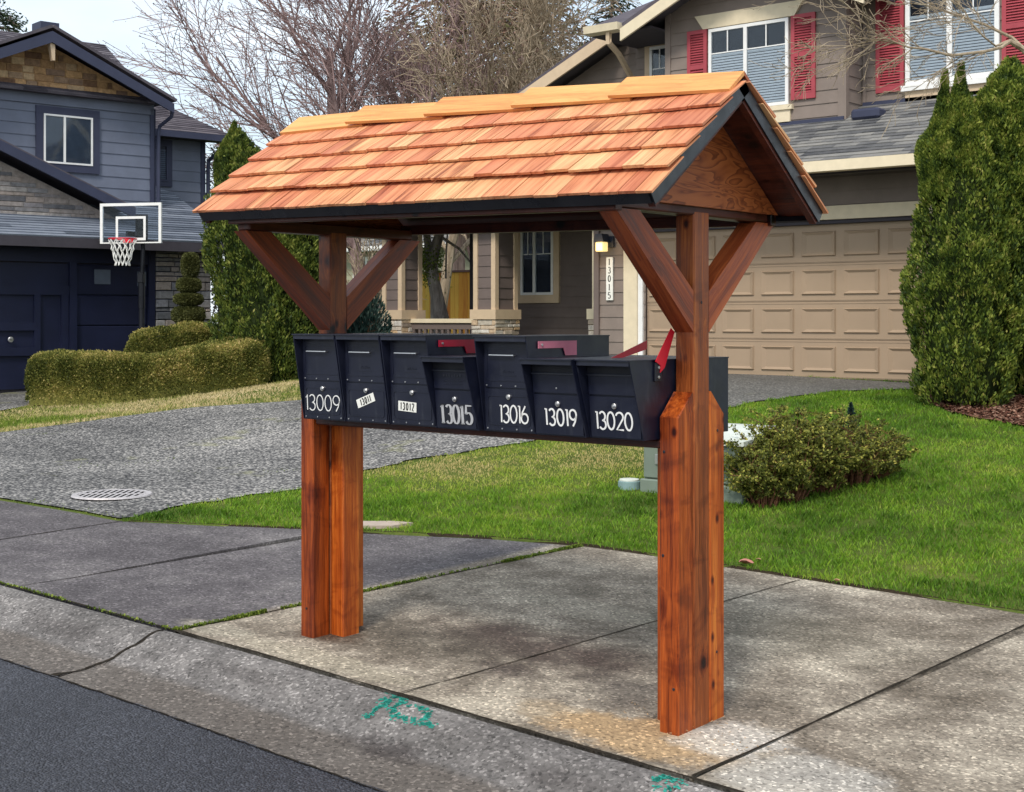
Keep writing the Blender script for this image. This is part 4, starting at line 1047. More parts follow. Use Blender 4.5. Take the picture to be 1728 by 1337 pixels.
# front gable roof of the bay
gy0=12.2; ax,az=-4.95,6.66; lx,lz=-6.86,5.80
b=MB()
for sg in (-1,1):
    ex=ax+sg*(ax-lx)
    P0=[(ax,gy0,az),(ex,gy0,lz),(ex,17.,lz),(ax,17.,az)]
    if sg<0: P0=P0[::-1]
    b.slab([Vector(p)+Vector((0,0,.06)) for p in (P0 if sg>0 else P0)],.08)
b.build('roof',MT['roofd'],bh)
for sg in (-1,1):
    ex=ax+sg*(ax-lx); b=MB(); b.prism([(ax,az-.02),(ex,lz-.02),(ex,lz-.20),(ax,az-.20)],1,gy0-.04,gy0-.001); b.build('rake_board',MT['cream'],bh)
# eave to the left of the gable with its gutter and downspout
b=MB(); b.slab([(-7.6,12.32,5.90),(-6.87,12.32,5.90),(-6.87,15.5,7.2),(-7.6,15.5,7.2)],.08); b.build('roof',MT['roofd'],bh)
b=MB(); b.prism([(12.16,5.78),(12.30,5.76),(12.30,5.885),(12.14,5.885)],0,-7.52,-6.90); b.build('gutter',MT['cream'],bh)
fbp('soffit','soffit',(-7.5,-6.42,12.32,13.48,5.76,5.79))
b=MB(); b.tube([(-7.12,12.24,5.77),(-7.12,12.24,5.62),(-7.16,12.55,5.50),(-7.42,13.34,5.18),(-7.46,13.42,5.10),(-7.46,13.42,4.2)],.045,4); b.build('downspout',MT['cream2'],bh)
# wing at the left with its own gable
wallp([(-12.6,3.3),(-7.5,3.3),(-7.5,5.85),(-7.9,5.85),(-9.4,5.16),(-12.6,3.9)],13.6,v0=3.4)
b=MB(); b.prism([(-7.75,6.02),(-12.9,3.75),(-12.9,3.56),(-7.75,5.83)],1,13.10,13.14); b.build('rake_board',MT['cream2'],bh)
b=MB(); b.slab([(-12.9,13.14,3.82),(-7.72,13.14,6.10),(-7.72,17,6.10),(-12.9,17,3.82)],.08); b.build('roof',MT['roofd'],bh)
# windows and shutters
WA=(0,A1,0)
window(bh,WA,X,FN,-5.66,-4.39,4.50,5.685,split=.47,blind=(.72,(1,1)),grid=.30)
b=MB(); vs=[(-5.90,A1-.05,5.90),(-4.17,A1-.05,5.90),(-4.30,A1-.05,5.70),(-5.76,A1-.05,5.70)]; b.slab([vs[3],vs[2],vs[1],vs[0]],.045); b.build('lintel',MT['cream'],bh)
fbp('sill','cream',(-5.72,-4.33,A1-.07,A1-.0,4.43,4.495)); fbp('sill','cream',(-5.68,-4.37,A1-.045,A1-.0,4.25,4.43))
shutter(bh,WA,X,FN,-6.03,-5.70,4.58,5.70); shutter(bh,WA,X,FN,-4.355,-3.99,4.55,5.71)
WB=(0,13.2,0)
window(bh,WB,X,FN,-2.92,-1.66,4.66,5.86,split=.48,blind=(.80,(1,1)),grid=.30,fw=.06)
fbp('sill','white',(-2.97,-1.60,13.11,13.2,4.58,4.655)); fbp('sill','cream2',(-2.93,-1.64,13.155,13.2,4.44,4.58))
shutter(bh,WB,X,FN,-3.35,-2.95,4.60,5.88); shutter(bh,WB,X,FN,-1.63,-1.24,4.60,5.86)
window(bh,(0,13.5,0),X,FN,-7.22,-6.86,5.05,5.74,grid=.5,trim=('cream2',.10,.10,.10,.10))
# roof vent
c=Vector((-3.2,12.75,roofz(12.75))); b=MB(); b.cbox(-3.42,-3.02,12.55,12.80,roofz(12.6)+.0,roofz(12.75)+.07,.03); b.build('roof_vent',MT['blued'],bh)
# porch: tapered columns on stone bases, rail, back wall with window
def column(x1,y0,w_,d_,full=True):      # x1 = right front edge
    x0=x1-w_; y1=y0+d_; b=MB(); z0,z1=1.72,3.2
    for (xa,xb) in ((x0,x0+.09),(x1-.09,x1)):
        for (ya,yb) in ((y0,y0+.09),(y1-.09,y1)): b.box(xa,xb,ya,yb,z0,z1)
    b.box(x0-.04,x1+.04,y0-.04,y1+.04,1.56,1.72); p=b.build('porch_column',MT['cream2'],bh)
    q=MB(); q.box(x0+.03,x1-.03,y0+.03,y1-.03,z0,z1)
    lap(q,(0,y0+.03,0),X,Z,FN,[(x0+.09,z0),(x1-.09,z0),(x1-.09,z1),(x0+.09,z1)],.178,.012)
    lap(q,(x1-.03,0,0),Y,Z,(1,0,0),[(y0+.09,z0),(y1-.09,z0),(y1-.09,z1),(y0+.09,z1)],.178,.012)
    q.build('cladding',MT['brownd'],p)
    s_=MB(); s_.box(x0-.0,x1+.0,y0+.0,y1-.0,.6,1.558)
    stones(s_,(0,y0,0),X,Z,FN,[(x0-.02,.7),(x1+.02,.7),(x1+.02,1.555),(x0-.02,1.555)],(.04,.11),(.10,.34)); stones(s_,(x1,0,0),Y,Z,(1,0,0),[(y0-.02,.7),(y1+.02,.7),(y1+.02,1.555),(y0-.02,1.555)],(.04,.11),(.10,.34))
    s_.build('stone_base',MT['stone'],p)
    return p
column(-12.05,12.95,.48,.52); column(-9.92,12.95,.48,.58)
b=MB(); b.box(-7.95,-7.78,12.95,13.12,1.72,3.2); b.box(-8.02,-7.74,12.90,13.17,1.56,1.72); p=b.build('porch_column',MT['cream'],bh)
s_=MB(); stones(s_,(0,12.93,0),X,Z,FN,[(-8.0,.7),(-7.76,.7),(-7.76,1.555),(-8.0,1.555)],(.08,.13),(.10,.2)); s_.box(-7.99,-7.77,12.93,13.12,.7,1.555); s_.build('stone_base',MT['stone'],p)
b=MB(); b.box(-12.05,-10.40,13.14,13.26,1.50,1.57); p=b.build('porch_railing',MT['cream'],bh)
b=MB(); b.box(-12.05,-10.40,13.17,13.23,1.39,1.499)
b.box(-12.05,-10.40,13.17,13.23,.86,.92)
for i in range(12): x=-12.0+i*.135; b.box(x,x+.045,13.175,13.225,.92,1.39)
b.build('balusters',MT['brownd'],p)
wallp([(-11.7,.7),(-7.1,.7),(-7.1,3.3),(-11.7,3.3)],14.5,'brownd',v0=.7)  # back wall in the darker brown, porch shade put into its colour
fbp('corner_board','soffit',(-11.80,-11.70,14.44,14.60,.7,3.3))
window(bh,(0,14.5,0),X,FN,-10.62,-9.90,1.98,3.12,split=.42,grid=.38,trim=('cream2',.09,.12,.10,.14),inner='glassd')
fbp('porch_floor','brownd',(-12.7,-7.1,12.9,14.5,.55,.80)); 
b=MB(); b.slab([(-13.0,12.6,3.35),(-7.1,12.6,3.35),(-7.1,14.6,4.0),(-13.0,14.6,4.0)],.1); b.build('roof',MT['roofg'],bh)
fbp('soffit','soffit',(-12.9,-7.1,12.65,14.5,3.2,3.25)); 
# wall lamp and number plaque
lz=2.62; lxp=-6.90
b=MB(); b.box(lxp+.03,lxp+.13,G0-.03,G0+.0,lz-.03,lz+.13); b.prism([(lxp-.10,lz+.045),(lxp+.08,lz+.045),(lxp+.045,lz+.16),(lxp-.065,lz+.16)],1,G0-.20,G0-.03); lp=b.build('wall_lamp',MT['lampm'],bh)
MB().cbox(lxp-.075,lxp+.055,G0-.185,G0-.05,lz-.09,lz+.044,.01).build('lamp_glass',MT['lampg'],lp)
ld=bpy.data.lights.new('porch_lamp_bulb','POINT'); ld.energy=2; ld.color=(1,.62,.25); ld.shadow_soft_size=.05
lo_=bpy.data.objects.new('porch_lamp_bulb',ld); COL.objects.link(lo_); lo_.location=(lxp-.01,G0-.30,lz-.02)
b=MB(); b.cbox(-6.905,-6.785,G0-.022,G0-.002,1.83,2.45,.004); pq=b.build('number_plaque',MT['sticker'],bh)
for i,ch in enumerate('13015'): write(ch,.088,'serif',(-6.845,G0-.0225,2.385-i*.121),X,Z,FN,.015,MT['black'],pq,thin=.5)
# ------------------------------------------------------------------ blue house (own axes: x along the front, y into the house)
LA=R_(81.1); d0=at(140,649,23.2); LOC=(d0[0],d0[1],0)
gh=thing('blue_house',LOC,'dark blue grey two storey house with stone and shake gables and a navy garage door','house',rz=LA,local=True)
def gb(name,mat,*boxes,parent=gh):
    b=MB()
    for q in boxes: b.box(*q)
    return b.build(name,MT[mat],parent)
gb('wall','blued',(-5,-4.6,.3,8,.3,2.8)); gb('wall','blued',(1.28,2.35,.04,.3,.3,2.72)); gb('wall','blued',(2.2,2.35,.3,8,.3,2.8))
gb('wall','soffit',(-5,1.3,.12,.3,.3,2.75))
# garage door wall: plain frame, barn-like left door, sectional right door with two little windows
gb('door_trim','navy',(-5,1.27,.02,.12,2.48,2.72),(1.17,1.28,.0,.12,.4,2.72),(-.22,-.10,.0,.12,.4,2.48))
b=MB(); b.box(-.10,1.17,.08,.12,.45,2.46)
for i in range(4): b.cbox(-.09,1.16,.055,.08,.46+i*.5,.945+i*.5,.012)
dr_=b.build('garage_door',MT['navy'],gh)
for x0 in (.22,): MB().box(x0,x0+.28,.045,.055,2.14,2.38).build('pane',MT['curtain'],dr_)
MB().box(.98,1.14,.045,.055,2.12,2.36).build('pane',MT['curtain'],dr_)
b=MB(); b.box(-5,-.22,.08,.12,.45,2.46)
for x0 in (-2.4,-.80): 
    b.box(x0,x0+.10,.03,.08,.45,1.95); b.box(x0+.45,x0+.57,.03,.08,.45,1.95)
b.box(-3,-.22,.03,.08,1.95,2.10)
for zz in (1.38,.98): b.box(-1.5,-.80,.03,.08,zz,zz+.13); b.box(-3.2,-2.4,.03,.08,zz,zz+.13)
dr2=b.build('garage_door',MT['navy'],gh)
MB().disc((-1.19,.03,1.24),(0,-1,0),.045,.03,14).disc((-1.19,.0,1.26),(0,-1,0),.025,.03,10).build('lock',MT['silver'],dr2)
b=MB(); stones(b,(0,.04,0),X,Z,FN,[(1.30,.4),(2.35,.4),(2.35,2.72),(1.30,2.72)],(.06,.17),(.15,.45),.05,.012); b.build('stone_pilaster',MT['stoneg'],gh)
gb('fascia','soffit',(-5,2.6,-.42,-.36,2.70,2.86)); gb('soffit','soffit',(-5,2.6,-.38,.1,2.72,2.75))
sl2=.43; u=Vector((0,1,sl2)).normalized(); n_=Vector((0,-sl2,1)).normalized()
b=MB(); lap(b,(0,-.42,2.87),X,u,n_,[(-5,0),(2.65,0),(2.65,2.6),(1.9,3.9),(-5,3.9)],.115,.016,.05,seg=2.2,jit=.003); b.build('roof',MT['roofb'],gh)
# small stone gable over the garage
def lapw(poly,y,pitch,mat,name='wall',v0=None,th=.014,seg=0):
    b=MB(); b.prism(poly,1,y+.001,y+.15); lap(b,(0,y,0),X,Z,FN,poly,pitch,th,v0=v0,seg=seg); return b.build(name,MT[mat],gh)
pl=onl=None
b=MB(); b.prism([(-3.7,3.2),(.95,3.2),(-1.35,4.16),(-3.7,5.1)],1,.46,.6); stones(b,(0,.46,0),X,Z,FN,[(-3.7,3.22),(.80,3.22),(-3.7,5.0)],(.06,.11),(.25,.7),.02,.010); b.build('stone_gable',MT['stoneg'],gh)
b=MB(); b.prism([(.98,3.42),(.98,3.26),(-4.0,5.35),(-4.0,5.51)],1,.10,.16); b.build('rake_board',MT['blued'],gh)
b=MB(); b.slab([(1.0,.12,3.44),(1.0,1.5,3.44),(-4,1.5,5.54),(-4,.12,5.54)],.05); b.build('roof',MT['roofd'],gh)
# upper storey
lapw([(-5,3.0),(1.86,3.0),(1.86,5.48),(-5,5.48)],1.2,.20,'blue',v0=3.05)
gb('wall','blue',(1.70,1.859,1.35,3.2,2.9,5.3)); gb('corner_board','blued',(1.79,1.885,1.165,1.199,3.4,5.3)); gb('corner_board','blued',(1.861,1.89,1.165,1.30,3.4,5.3))
gb('frieze','blue',(-5,1.86,1.165,1.20,5.19,5.40)); gb('frieze','blued',(-5,1.86,1.15,1.20,5.40,5.44))
b=MB(); gpoly=[(-5.,5.44),(1.55,5.44),(-.13,6.14),(-2.9,5.45)]
b.prism([(-2.6,5.44),(1.75,5.44),(-.22,6.27),],1,1.201,1.3); stones(b,(0,1.2,0),X,Z,FN,[(-2.4,5.45),(1.65,5.45),(-.22,6.22)],(.115,.13),(.14,.34),.018,.010); b.build('shake_gable',MT['shake'],gh)
ya=.72; AP=(-.22,6.36); RR=(2.0,5.37); LL=(-4.4,4.83)
for e in (RR,(-2.44,5.37)):
    b=MB(); b.prism([(AP[0],AP[1]-.02),(e[0],e[1]-.02),(e[0],e[1]-.18),(AP[0],AP[1]-.21)],1,ya-.04,ya); b.build('rake_board',MT['blued'],gh)
b=MB()
for e in (RR,(-2.44,5.37)):
    P0=[(AP[0],ya-.06,AP[1]+.035),(e[0]+(.03 if e[0]>0 else -.03),ya-.06,e[1]+.02),(e[0],3.6,e[1]+.02),(AP[0],3.6,AP[1]+.035)]
    b.slab(P0 if e[0]<0 else P0[::-1],.05)
b.build('roof',MT['roofd'],gh)
MB().prism([(AP[0]-.05,AP[1]-.12),(AP[0]+.06,AP[1]-.12),(AP[0]+.06,AP[1]-.5),(AP[0]+.02,AP[1]-.5)],1,ya+.0,ya+.1).build('gable_bracket',MT['cream2'],gh)
gb('chimney','blued',(.24,.50,2.2,2.5,6.0,6.72),(.20,.54,2.16,2.54,6.66,6.80))
# main roof behind, hipped at its right end, and the rear wing
b=MB(); V5=[(-5,1.6,5.2),(2.0,1.6,5.2),(2.3,5.2,7.20),(-5,5.2,7.20),(3.6,8.5,5.2),(-5,8.5,5.2)]
b.add([(-5,1.3,5.3),(2.05,1.3,5.3),(2.05,4.3,6.97),(-5,4.3,6.97),(2.05,7.3,5.3),(-5,7.3,5.3)],[(0,1,2,3),(3,2,4,5),(1,4,2),(0,3,5),(0,5,4,1)]); 
for i,v in enumerate(b.v): pass
b.v=[(-5,1.0,5.36),(1.80,1.0,5.36),(2.25,4.0,6.88),(-5,4.0,6.88),(2.25,7,5.36),(-5,7,5.36)]; b.wc=list(b.v)
lap(b,(0,1.0,5.39),X,Vector((0,3,1.52)).normalized(),Vector((0,-1.52,3)).normalized(),[(-5,0),(1.80,0),(2.25,3.36),(-5,3.36)],.125,.012,.03,seg=.4,jit=.003)
b.build('roof',MT['roofd'],gh)
lapw([(1.86,3.6),(3.87,3.6),(3.87,5.10),(1.86,5.10)],3.0,.20,'blue',v0=3.65)
gb('wall','blue',(3.70,3.869,3.15,7,2.0,5.1)); gb('wall','blue',(1.0,3.87,3.02,3.15,.4,3.7))
gb('corner_board','blued',(3.79,3.885,2.97,2.999,3.4,5.1))
b=MB(); b.add([(1.9,2.6,5.14),(4.30,2.6,5.14),(3.35,4.9,6.20),(1.0,4.9,6.20),(4.30,7.2,5.14),(1.0,7.2,5.14)],[(0,1,2,3),(3,2,4,5),(1,4,2),(0,3,5),(0,5,4,1)])
lap(b,(0,2.6,5.16),X,Vector((0,2.3,1.06)).normalized(),Vector((0,-1.06,2.3)).normalized(),[(1.9,0),(4.28,0),(3.34,2.52),(1.9,2.52)],.125,.012,.02,seg=.4,jit=.003)
b.build('roof',MT['roofd'],gh)
gb('fascia','blued',(1.9,4.3,2.52,2.58,5.03,5.15)); gb('soffit','soffit',(1.9,4.25,2.58,3.0,5.05,5.08))
b=MB(); b.tube([(4.05,2.62,5.06),(4.05,2.64,4.9),(3.93,2.93,4.68),(3.93,2.95,4.5),(3.93,2.95,3.5)],.04,6); b.build('downspout',MT['blued'],gh)
b=MB(); b.tube([(2.05,.85,5.25),(2.05,.88,5.15),(1.95,1.12,5.0),(1.93,1.14,4.9),(1.93,1.14,3.3)],.035,6); b.build('downspout',MT['blued'],gh)
window(gh,(0,1.2,0),X,FN,-.17,.70,4.20,5.03,split=.42,trim=('blued',.13,.13,.13,.13),fw=.03,inner='curtain')
window(gh,(0,3.0,0),X,FN,2.66,3.06,4.22,4.92,trim=('blued',.1,.1,.1,.1),fw=.03,sash='blued',blind=(.9,(1,),'curtain'))
# ------------------------------------------------------------------ foliage helpers
def leaves(name,P,D,Lg,Wd,rnd,mat,parent=None):       # kite-shaped leaves or sprays, one mesh
    P=np.asarray(P,float);D=np.asarray(D,float);n=len(P); D/=np.linalg.norm(D,axis=1)[:,None]+1e-9
    Rn=RG.normal(size=(n,3)); S=np.cross(D,Rn); S/=np.linalg.norm(S,axis=1)[:,None]+1e-9; N=np.cross(D,S)
    Lg=np.asarray(Lg)[:,None]*np.ones((n,1)); Wd=np.asarray(Wd)[:,None]*np.ones((n,1))
    V=np.stack([P-D*Lg*.5,P+S*Wd*.5+N*Wd*.12,P+D*Lg*.5,P-S*Wd*.5+N*Wd*.12],1).reshape(-1,3)
    Fq=np.arange(4*n).reshape(n,4)
    return nmesh(name,V,Fq,rnd,mat,parent)
def fbm(P,sc,seed=0):
    return np.array([mnoise.noise(Vector((p[0]*sc+seed,p[1]*sc,p[2]*sc))) for p in P])
def core(name,rings,mat,parent,n=18):                 # closed inner body from (z,cx,cy,rx,ry) rings
    b=MB(); vs=[];fs=[]
    for z,cx,cy,rx,ry in rings:
        for k in range(n): a=2*math.pi*k/n; vs.append((cx+rx*math.cos(a),cy+ry*math.sin(a),z))
    m=len(rings)
    for i in range(m-1):
        for k in range(n): fs.append((i*n+k,i*n+(k+1)%n,(i+1)*n+(k+1)%n,(i+1)*n+k))
    fs+=[tuple(range(n-1,-1,-1)),tuple((m-1)*n+k for k in range(n))]
    b.add(vs,fs); return b.build(name,mat,parent)
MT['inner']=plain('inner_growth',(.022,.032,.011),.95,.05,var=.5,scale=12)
MT['arb2']=leafmat('dark_arborvitae_foliage',[(0,(.018,.036,.010)),(.26,(.060,.095,.018)),(.55,(.140,.185,.032)),(.8,(.26,.30,.055)),(1,(.38,.36,.10))],2.2,.3)
def arborvitae(root,lobes,nper,lsz,lm='arb'):
    P=[];D=[];r=[]
    core_r=[]
    for (cx,cy,z0,z1,R,tx,ty,prof) in lobes:
        n=nper; u=RG.uniform(0,1,n)**.9; th=RG.uniform(0,2*math.pi,n)
        rad=np.interp(u,[p[0] for p in prof],[p[1] for p in prof])*R
        keep=RG.uniform(0,1,n)<(rad/R)*.9+.12; u=u[keep];th=th[keep];rad=rad[keep]; n=len(u)
        Q0=np.column_stack([cx+rad*np.cos(th),cy+rad*np.sin(th),(z0+(z1-z0)*u)]); pl=fbm(Q0*np.array([1,1,.45]),4.2,cx)+.6*fbm(Q0*np.array([1,1,.6]),9.5,cy); keep=(pl>-.26)|(RG.uniform(0,1,n)<.30); u=u[keep];th=th[keep];rad=rad[keep];pl=pl[keep]; n=len(u)
        z=z0+(z1-z0)*u; X0=cx+tx*u**2; Y0=cy+ty*u**2
        Q=np.column_stack([X0+rad*np.cos(th),Y0+rad*np.sin(th),z])
        bump=pl*.24+fbm(Q,18,cy)*.10+fbm(Q*np.array([1,1,.8]),1.6,cx)*.22-.02
        dep=1-np.abs(RG.normal(0,.055,n))
        rr=rad*(1+bump)*dep
        Q=np.column_stack([X0+rr*np.cos(th),Y0+rr*np.sin(th),z+RG.normal(0,.02,n)])
        d=np.column_stack([np.cos(th)*.55,np.sin(th)*.55,np.full(n,.9)])+RG.normal(0,.38,(n,3))
        P.append(Q);D.append(d); r.append(np.clip(.42+RG.normal(0,.20,n)+fbm(Q,9,3)*.5,0,1))
        core_r.append((cx,cy,z0,z1,R,tx,ty,prof))
    P=np.concatenate(P);D=np.concatenate(D);r=np.concatenate(r);n=len(P)
    leaves('foliage',P,D,RG.uniform(.6,1.35,n)*lsz,RG.uniform(.6,1.3,n)*lsz*.42,r,MT[lm],root)
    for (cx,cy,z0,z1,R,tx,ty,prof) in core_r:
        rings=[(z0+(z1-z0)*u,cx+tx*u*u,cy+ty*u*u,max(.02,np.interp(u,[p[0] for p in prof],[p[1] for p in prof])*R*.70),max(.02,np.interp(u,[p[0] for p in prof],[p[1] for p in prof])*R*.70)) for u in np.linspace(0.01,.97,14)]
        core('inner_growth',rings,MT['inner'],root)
    cx,cy,z0=lobes[0][:3]
    MB().tube([(cx,cy,z0-.25),(cx,cy,z0+.6)],[.09,.06],8).build('trunk',MT['bark'],root)
PR=[(0,.62),(.06,.86),(.2,1.),(.5,.97),(.72,.80),(.86,.52),(.95,.24),(1,.05)]
PR2=[(0,.70),(.05,.88),(.15,1.),(.45,1.),(.65,.88),(.80,.66),(.92,.36),(1,.08)]
def ground_at(px,Y): p=at(px,600,Y); return Vector((p.x,p.y,H(p.x,p.y)))
# big arborvitae in front of the brown house's garage
p=ground_at(1628,15.0); 
t=thing('arborvitae',tuple(p),'tall dense green arborvitae in the bark bed at the right of the tan garage door','evergreen shrub')
rx=Vector((RV[0],RV[1],0)); bx=Vector((WV[0],WV[1],0))
def lobe(base,dx,dy,z0,z1,R,lean,prof): q=base+rx*dx+bx*dy; return (q.x,q.y,z0,z1,R,rx.x*lean,rx.y*lean,prof)
zt=lambda py,Y:1.55+(540-py)*Y/2400
arborvitae(t,[lobe(p,0,0,p.z+.03,zt(165,15),.57,.06,PR2),lobe(p,.44,.22,p.z+.55,zt(135,15.2),.58,.04,[(0,.3)]+PR2[2:]),lobe(p,-.28,-.05,zt(330,15),zt(125,15),.26,.06,[(0,.8),(.4,.85),(.62,.45),(.8,.2),(1,.08)]),lobe(p,-.10,-.10,zt(300,15),zt(112,15),.24,.03,[(0,.9),(.4,.8),(.6,.5),(.8,.22),(1,.08)]),lobe(p,.48,.05,zt(330,15),zt(100,15),.46,.02,[(0,.95),(.4,.95),(.7,.75),(.88,.45),(1,.08)])],62000,.050)
# arborvitae beside the blue house
p=ground_at(445,21.3)
t=thing('arborvitae',tuple(p),'broad arborvitae behind the left shelter post, beside the dark blue house','evergreen shrub')
arborvitae(t,[lobe(p,.05,0,p.z+.02,zt(218,21.3),.78,-.44,PR),lobe(p,.34,.1,p.z+.3,zt(280,21.3),.68,-.1,[(0,.5)]+PR[1:]),lobe(p,-.52,0,zt(330,21.3),zt(208,21.3),.30,.08,[(0,.7),(.5,.8),(.75,.42),(1,.05)])],60000,.062,'arb2')
# dark bush at the right edge
p=ground_at(1716,16.0)
t=thing('evergreen_bush',tuple(p),'small dark evergreen bush behind the tall arborvitae by the house wall','shrub')
arborvitae(t,[lobe(p,.1,0,p.z,p.z+1.05,.38,0,PR2)],7000,.07)
# clipped hedges
def hedge(name,label,path,hw,hh,n,mat,leaf,group=None):     # path: (x,y,zbase)
    A=[Vector(q) for q in path]; c0=sum(A,Vector())/len(A)
    if len(A)>2:
        B=[]; E_=[A[0]*2-A[1]]+A+[A[-1]*2-A[-2]]
        for i in range(1,len(E_)-2):
            for k in range(8):
                f=k/8; p0,p1,p2,p3=E_[i-1:i+3]; B.append(.5*((2*p1)+(p2-p0)*f+(2*p0-5*p1+4*p2-p3)*f*f+(-p0+3*p1-3*p2+p3)*f**3))
        A=B+[A[-1]]
    t=thing(name,(c0.x,c0.y,H(c0.x,c0.y)),label,'hedge',group)
    seg=[(A[i+1]-A[i]).length for i in range(len(A)-1)]; tot=sum(seg)
    def at_u(u):
        s=u*tot
        for i,l in enumerate(seg):
            if s<=l or i==len(seg)-1: 
                f=min(1,s/l); d=A[i+1]-A[i]; d0=A[i]-A[max(i-1,0)] if i else d; d1=A[min(i+2,len(A)-1)]-A[min(i+1,len(A)-2)]; return A[i]+d*f, ((d0+d)*.5).lerp((d+d1)*.5,f)
            s-=l
    def surf(u,ph,k=1.):
        uu=-hw/tot+(1+2*hw/tot)*u; c,d=at_u(min(1,max(0,uu))); d=Vector((d.x,d.y,0)).normalized(); nn=Vector((-d.y,d.x,0))
        over=0
        if uu<0: over=-uu*tot/hw
        elif uu>1: over=(uu-1)*tot/hw
        es=(1-min(1,over)**2.6)**.42
        ext=(uu*tot if uu<0 else (uu-1)*tot if uu>1 else 0)
        cs,sn=math.cos(ph),math.sin(ph)
        y_=math.copysign(abs(cs)**.42,cs)*hw*es*k; z_=abs(sn)**.5*hh*(.35+.65*es)*k
        return c+d*ext*k+nn*y_+Vector((0,0,z_)), nn*cs*1.+Vector((0,0,sn))+d*(ext/hw)*.8
    P=[];D=[];r=[]
    for i in range(n):
        u=random.random(); ph=random.uniform(0,math.pi)
        q,d=surf(u,ph); lm=mnoise.noise(q*1.3)*.10+mnoise.noise(q*5)*.035
        q=q+d*(lm+random.gauss(0,.012)-.02*random.random())
        P.append(q);D.append(d+Vector([random.gauss(0,.5) for _ in range(3)]))
        r.append(min(1,max(0,.40+random.gauss(0,.19)+mnoise.noise(q*3)*.35+.16*(d.z>.75*d.length)-.10)))  # tops paler: new growth, with light from above put into the colour
    leaves('foliage',np.array([tuple(v) for v in P]),np.array([tuple(v) for v in D]),RG.uniform(.7,1.3,n)*leaf,RG.uniform(.6,1.1,n)*leaf*.6,np.array(r),MT[mat],t)
    b=MB(); vs=[];fs=[];nu,nv=26,14
    for i in range(nu+1):
        for j in range(nv+1): q,_=surf(.03+.94*i/nu,math.pi*j/nv,.86); vs.append(q-Vector((0,0,.03)))
    fs=[(i*(nv+1)+j,(i+1)*(nv+1)+j,(i+1)*(nv+1)+j+1,i*(nv+1)+j+1) for i in range(nu) for j in range(nv)]
    b.add(vs,fs); b.build('inner_growth',MT[mat],t)
    return t
def hp(px,py,Y): q=at(px,py,Y); return (q.x,q.y,q.z)
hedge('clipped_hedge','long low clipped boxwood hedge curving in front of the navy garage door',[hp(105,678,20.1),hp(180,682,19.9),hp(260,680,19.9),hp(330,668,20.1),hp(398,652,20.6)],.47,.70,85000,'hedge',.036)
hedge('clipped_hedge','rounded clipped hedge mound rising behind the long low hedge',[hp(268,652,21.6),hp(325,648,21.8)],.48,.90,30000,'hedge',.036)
# tiered topiary
p=ground_at(318,22.3)
t=thing('topiary',tuple(p),'small topiary clipped into stacked tiers before the grey stone pilaster','topiary')
for (x0,x1,y0,y1) in ((308,334,428,468),(301,336,469,493),(297,339,495,515),(294,342,517,546),(296,342,548,600)):
    cx,cy=(x0+x1)/2,(y0+y1)/2; c=at(cx,cy,22.3); rr=(x1-x0)/2*22.3/2400; rz=(y1-y0)/2*22.3/2400
    n=5200; th=RG.uniform(0,2*math.pi,n); cz=RG.uniform(-1,1,n); sx=np.sqrt(1-cz**2)
    dirs=np.column_stack([sx*np.cos(th),sx*np.sin(th),cz]); sh_=dirs/(np.abs(dirs)**3).sum(1)[:,None]**(1/3.)
    Q=np.array(tuple(c))+sh_*np.array([rr,rr,rz])*(1+RG.normal(0,.03,(n,1)))
    o=leaves('tier',Q,dirs+RG.normal(0,.4,(n,3)),RG.uniform(.7,1.3,n)*.035,RG.uniform(.6,1.2,n)*.022,RG.uniform(.1,.8,n),MT['topi'],t)
    core('inner_growth',[(c.z+rz*.86*math.sin(a),c.x,c.y,max(.02,rr*.86*math.cos(a)**.75),max(.02,rr*.86*math.cos(a)**.75)) for a in np.linspace(-1.45,1.45,9)],MT['topi'],o,12)
MB().tube([(p.x,p.y,p.z-.1),(p.x,p.y,zt(440,22.3))],.025,6).build('trunk',MT['bark'],t)
# blue-green bush left of the porch
def bush(name,label,c,rx_,rz_,n,lf,mat,cat='shrub',stems=20,aspect=.4,up=.4,inner=True,stemmat='stem'):
    t=thing(name,(c[0],c[1],H(c[0],c[1]) if c[2] is None else c[2]),label,cat); z0=t.location.z
    u=RG.normal(size=(n,3)); u/=np.linalg.norm(u,axis=1)[:,None]; u[:,2]=np.abs(u[:,2])
    rad=RG.uniform(.35,1,n)**.45
    Q=u*rad[:,None]; k=1+fbm(Q,2.2,c[0])*.5; Q=Q*k[:,None]*np.array([rx_,rx_,rz_])+np.array([c[0],c[1],z0])
    D=u+np.array([0,0,up])+RG.normal(0,.5,(n,3))
    leaves('foliage',Q,D,RG.uniform(.6,1.3,n)*lf,RG.uniform(.7,1.2,n)*lf*aspect,np.clip(RG.normal(.42,.2,n)+fbm(Q,5,1)*.4,0,1),MT[mat],t)
    b=MB()
    for i in range(stems):
        a=random.uniform(0,6.28); q=Vector((c[0]+.08*math.cos(a)*rx_,c[1]+.08*math.sin(a)*rx_,z0-.03)); e=Vector((c[0]+random.uniform(.3,.95)*math.cos(a)*rx_,c[1]+random.uniform(.3,.95)*math.sin(a)*rx_,z0+rz_*random.uniform(.35,.95)))
        m=(q+e)/2+Vector((random.gauss(0,.08),random.gauss(0,.08),random.uniform(0,.1)))*rx_
        b.tube([q,m,e],[.008,.006,.002],4)
        for k in range(3):
            s_=m.lerp(e,random.random()); b.tube([s_,s_+Vector((random.gauss(0,.16),random.gauss(0,.16),random.uniform(.0,.22)))*rx_*1.2],[.004,.0015],3)
    b.build('stems',MT[stemmat],t)
    return t
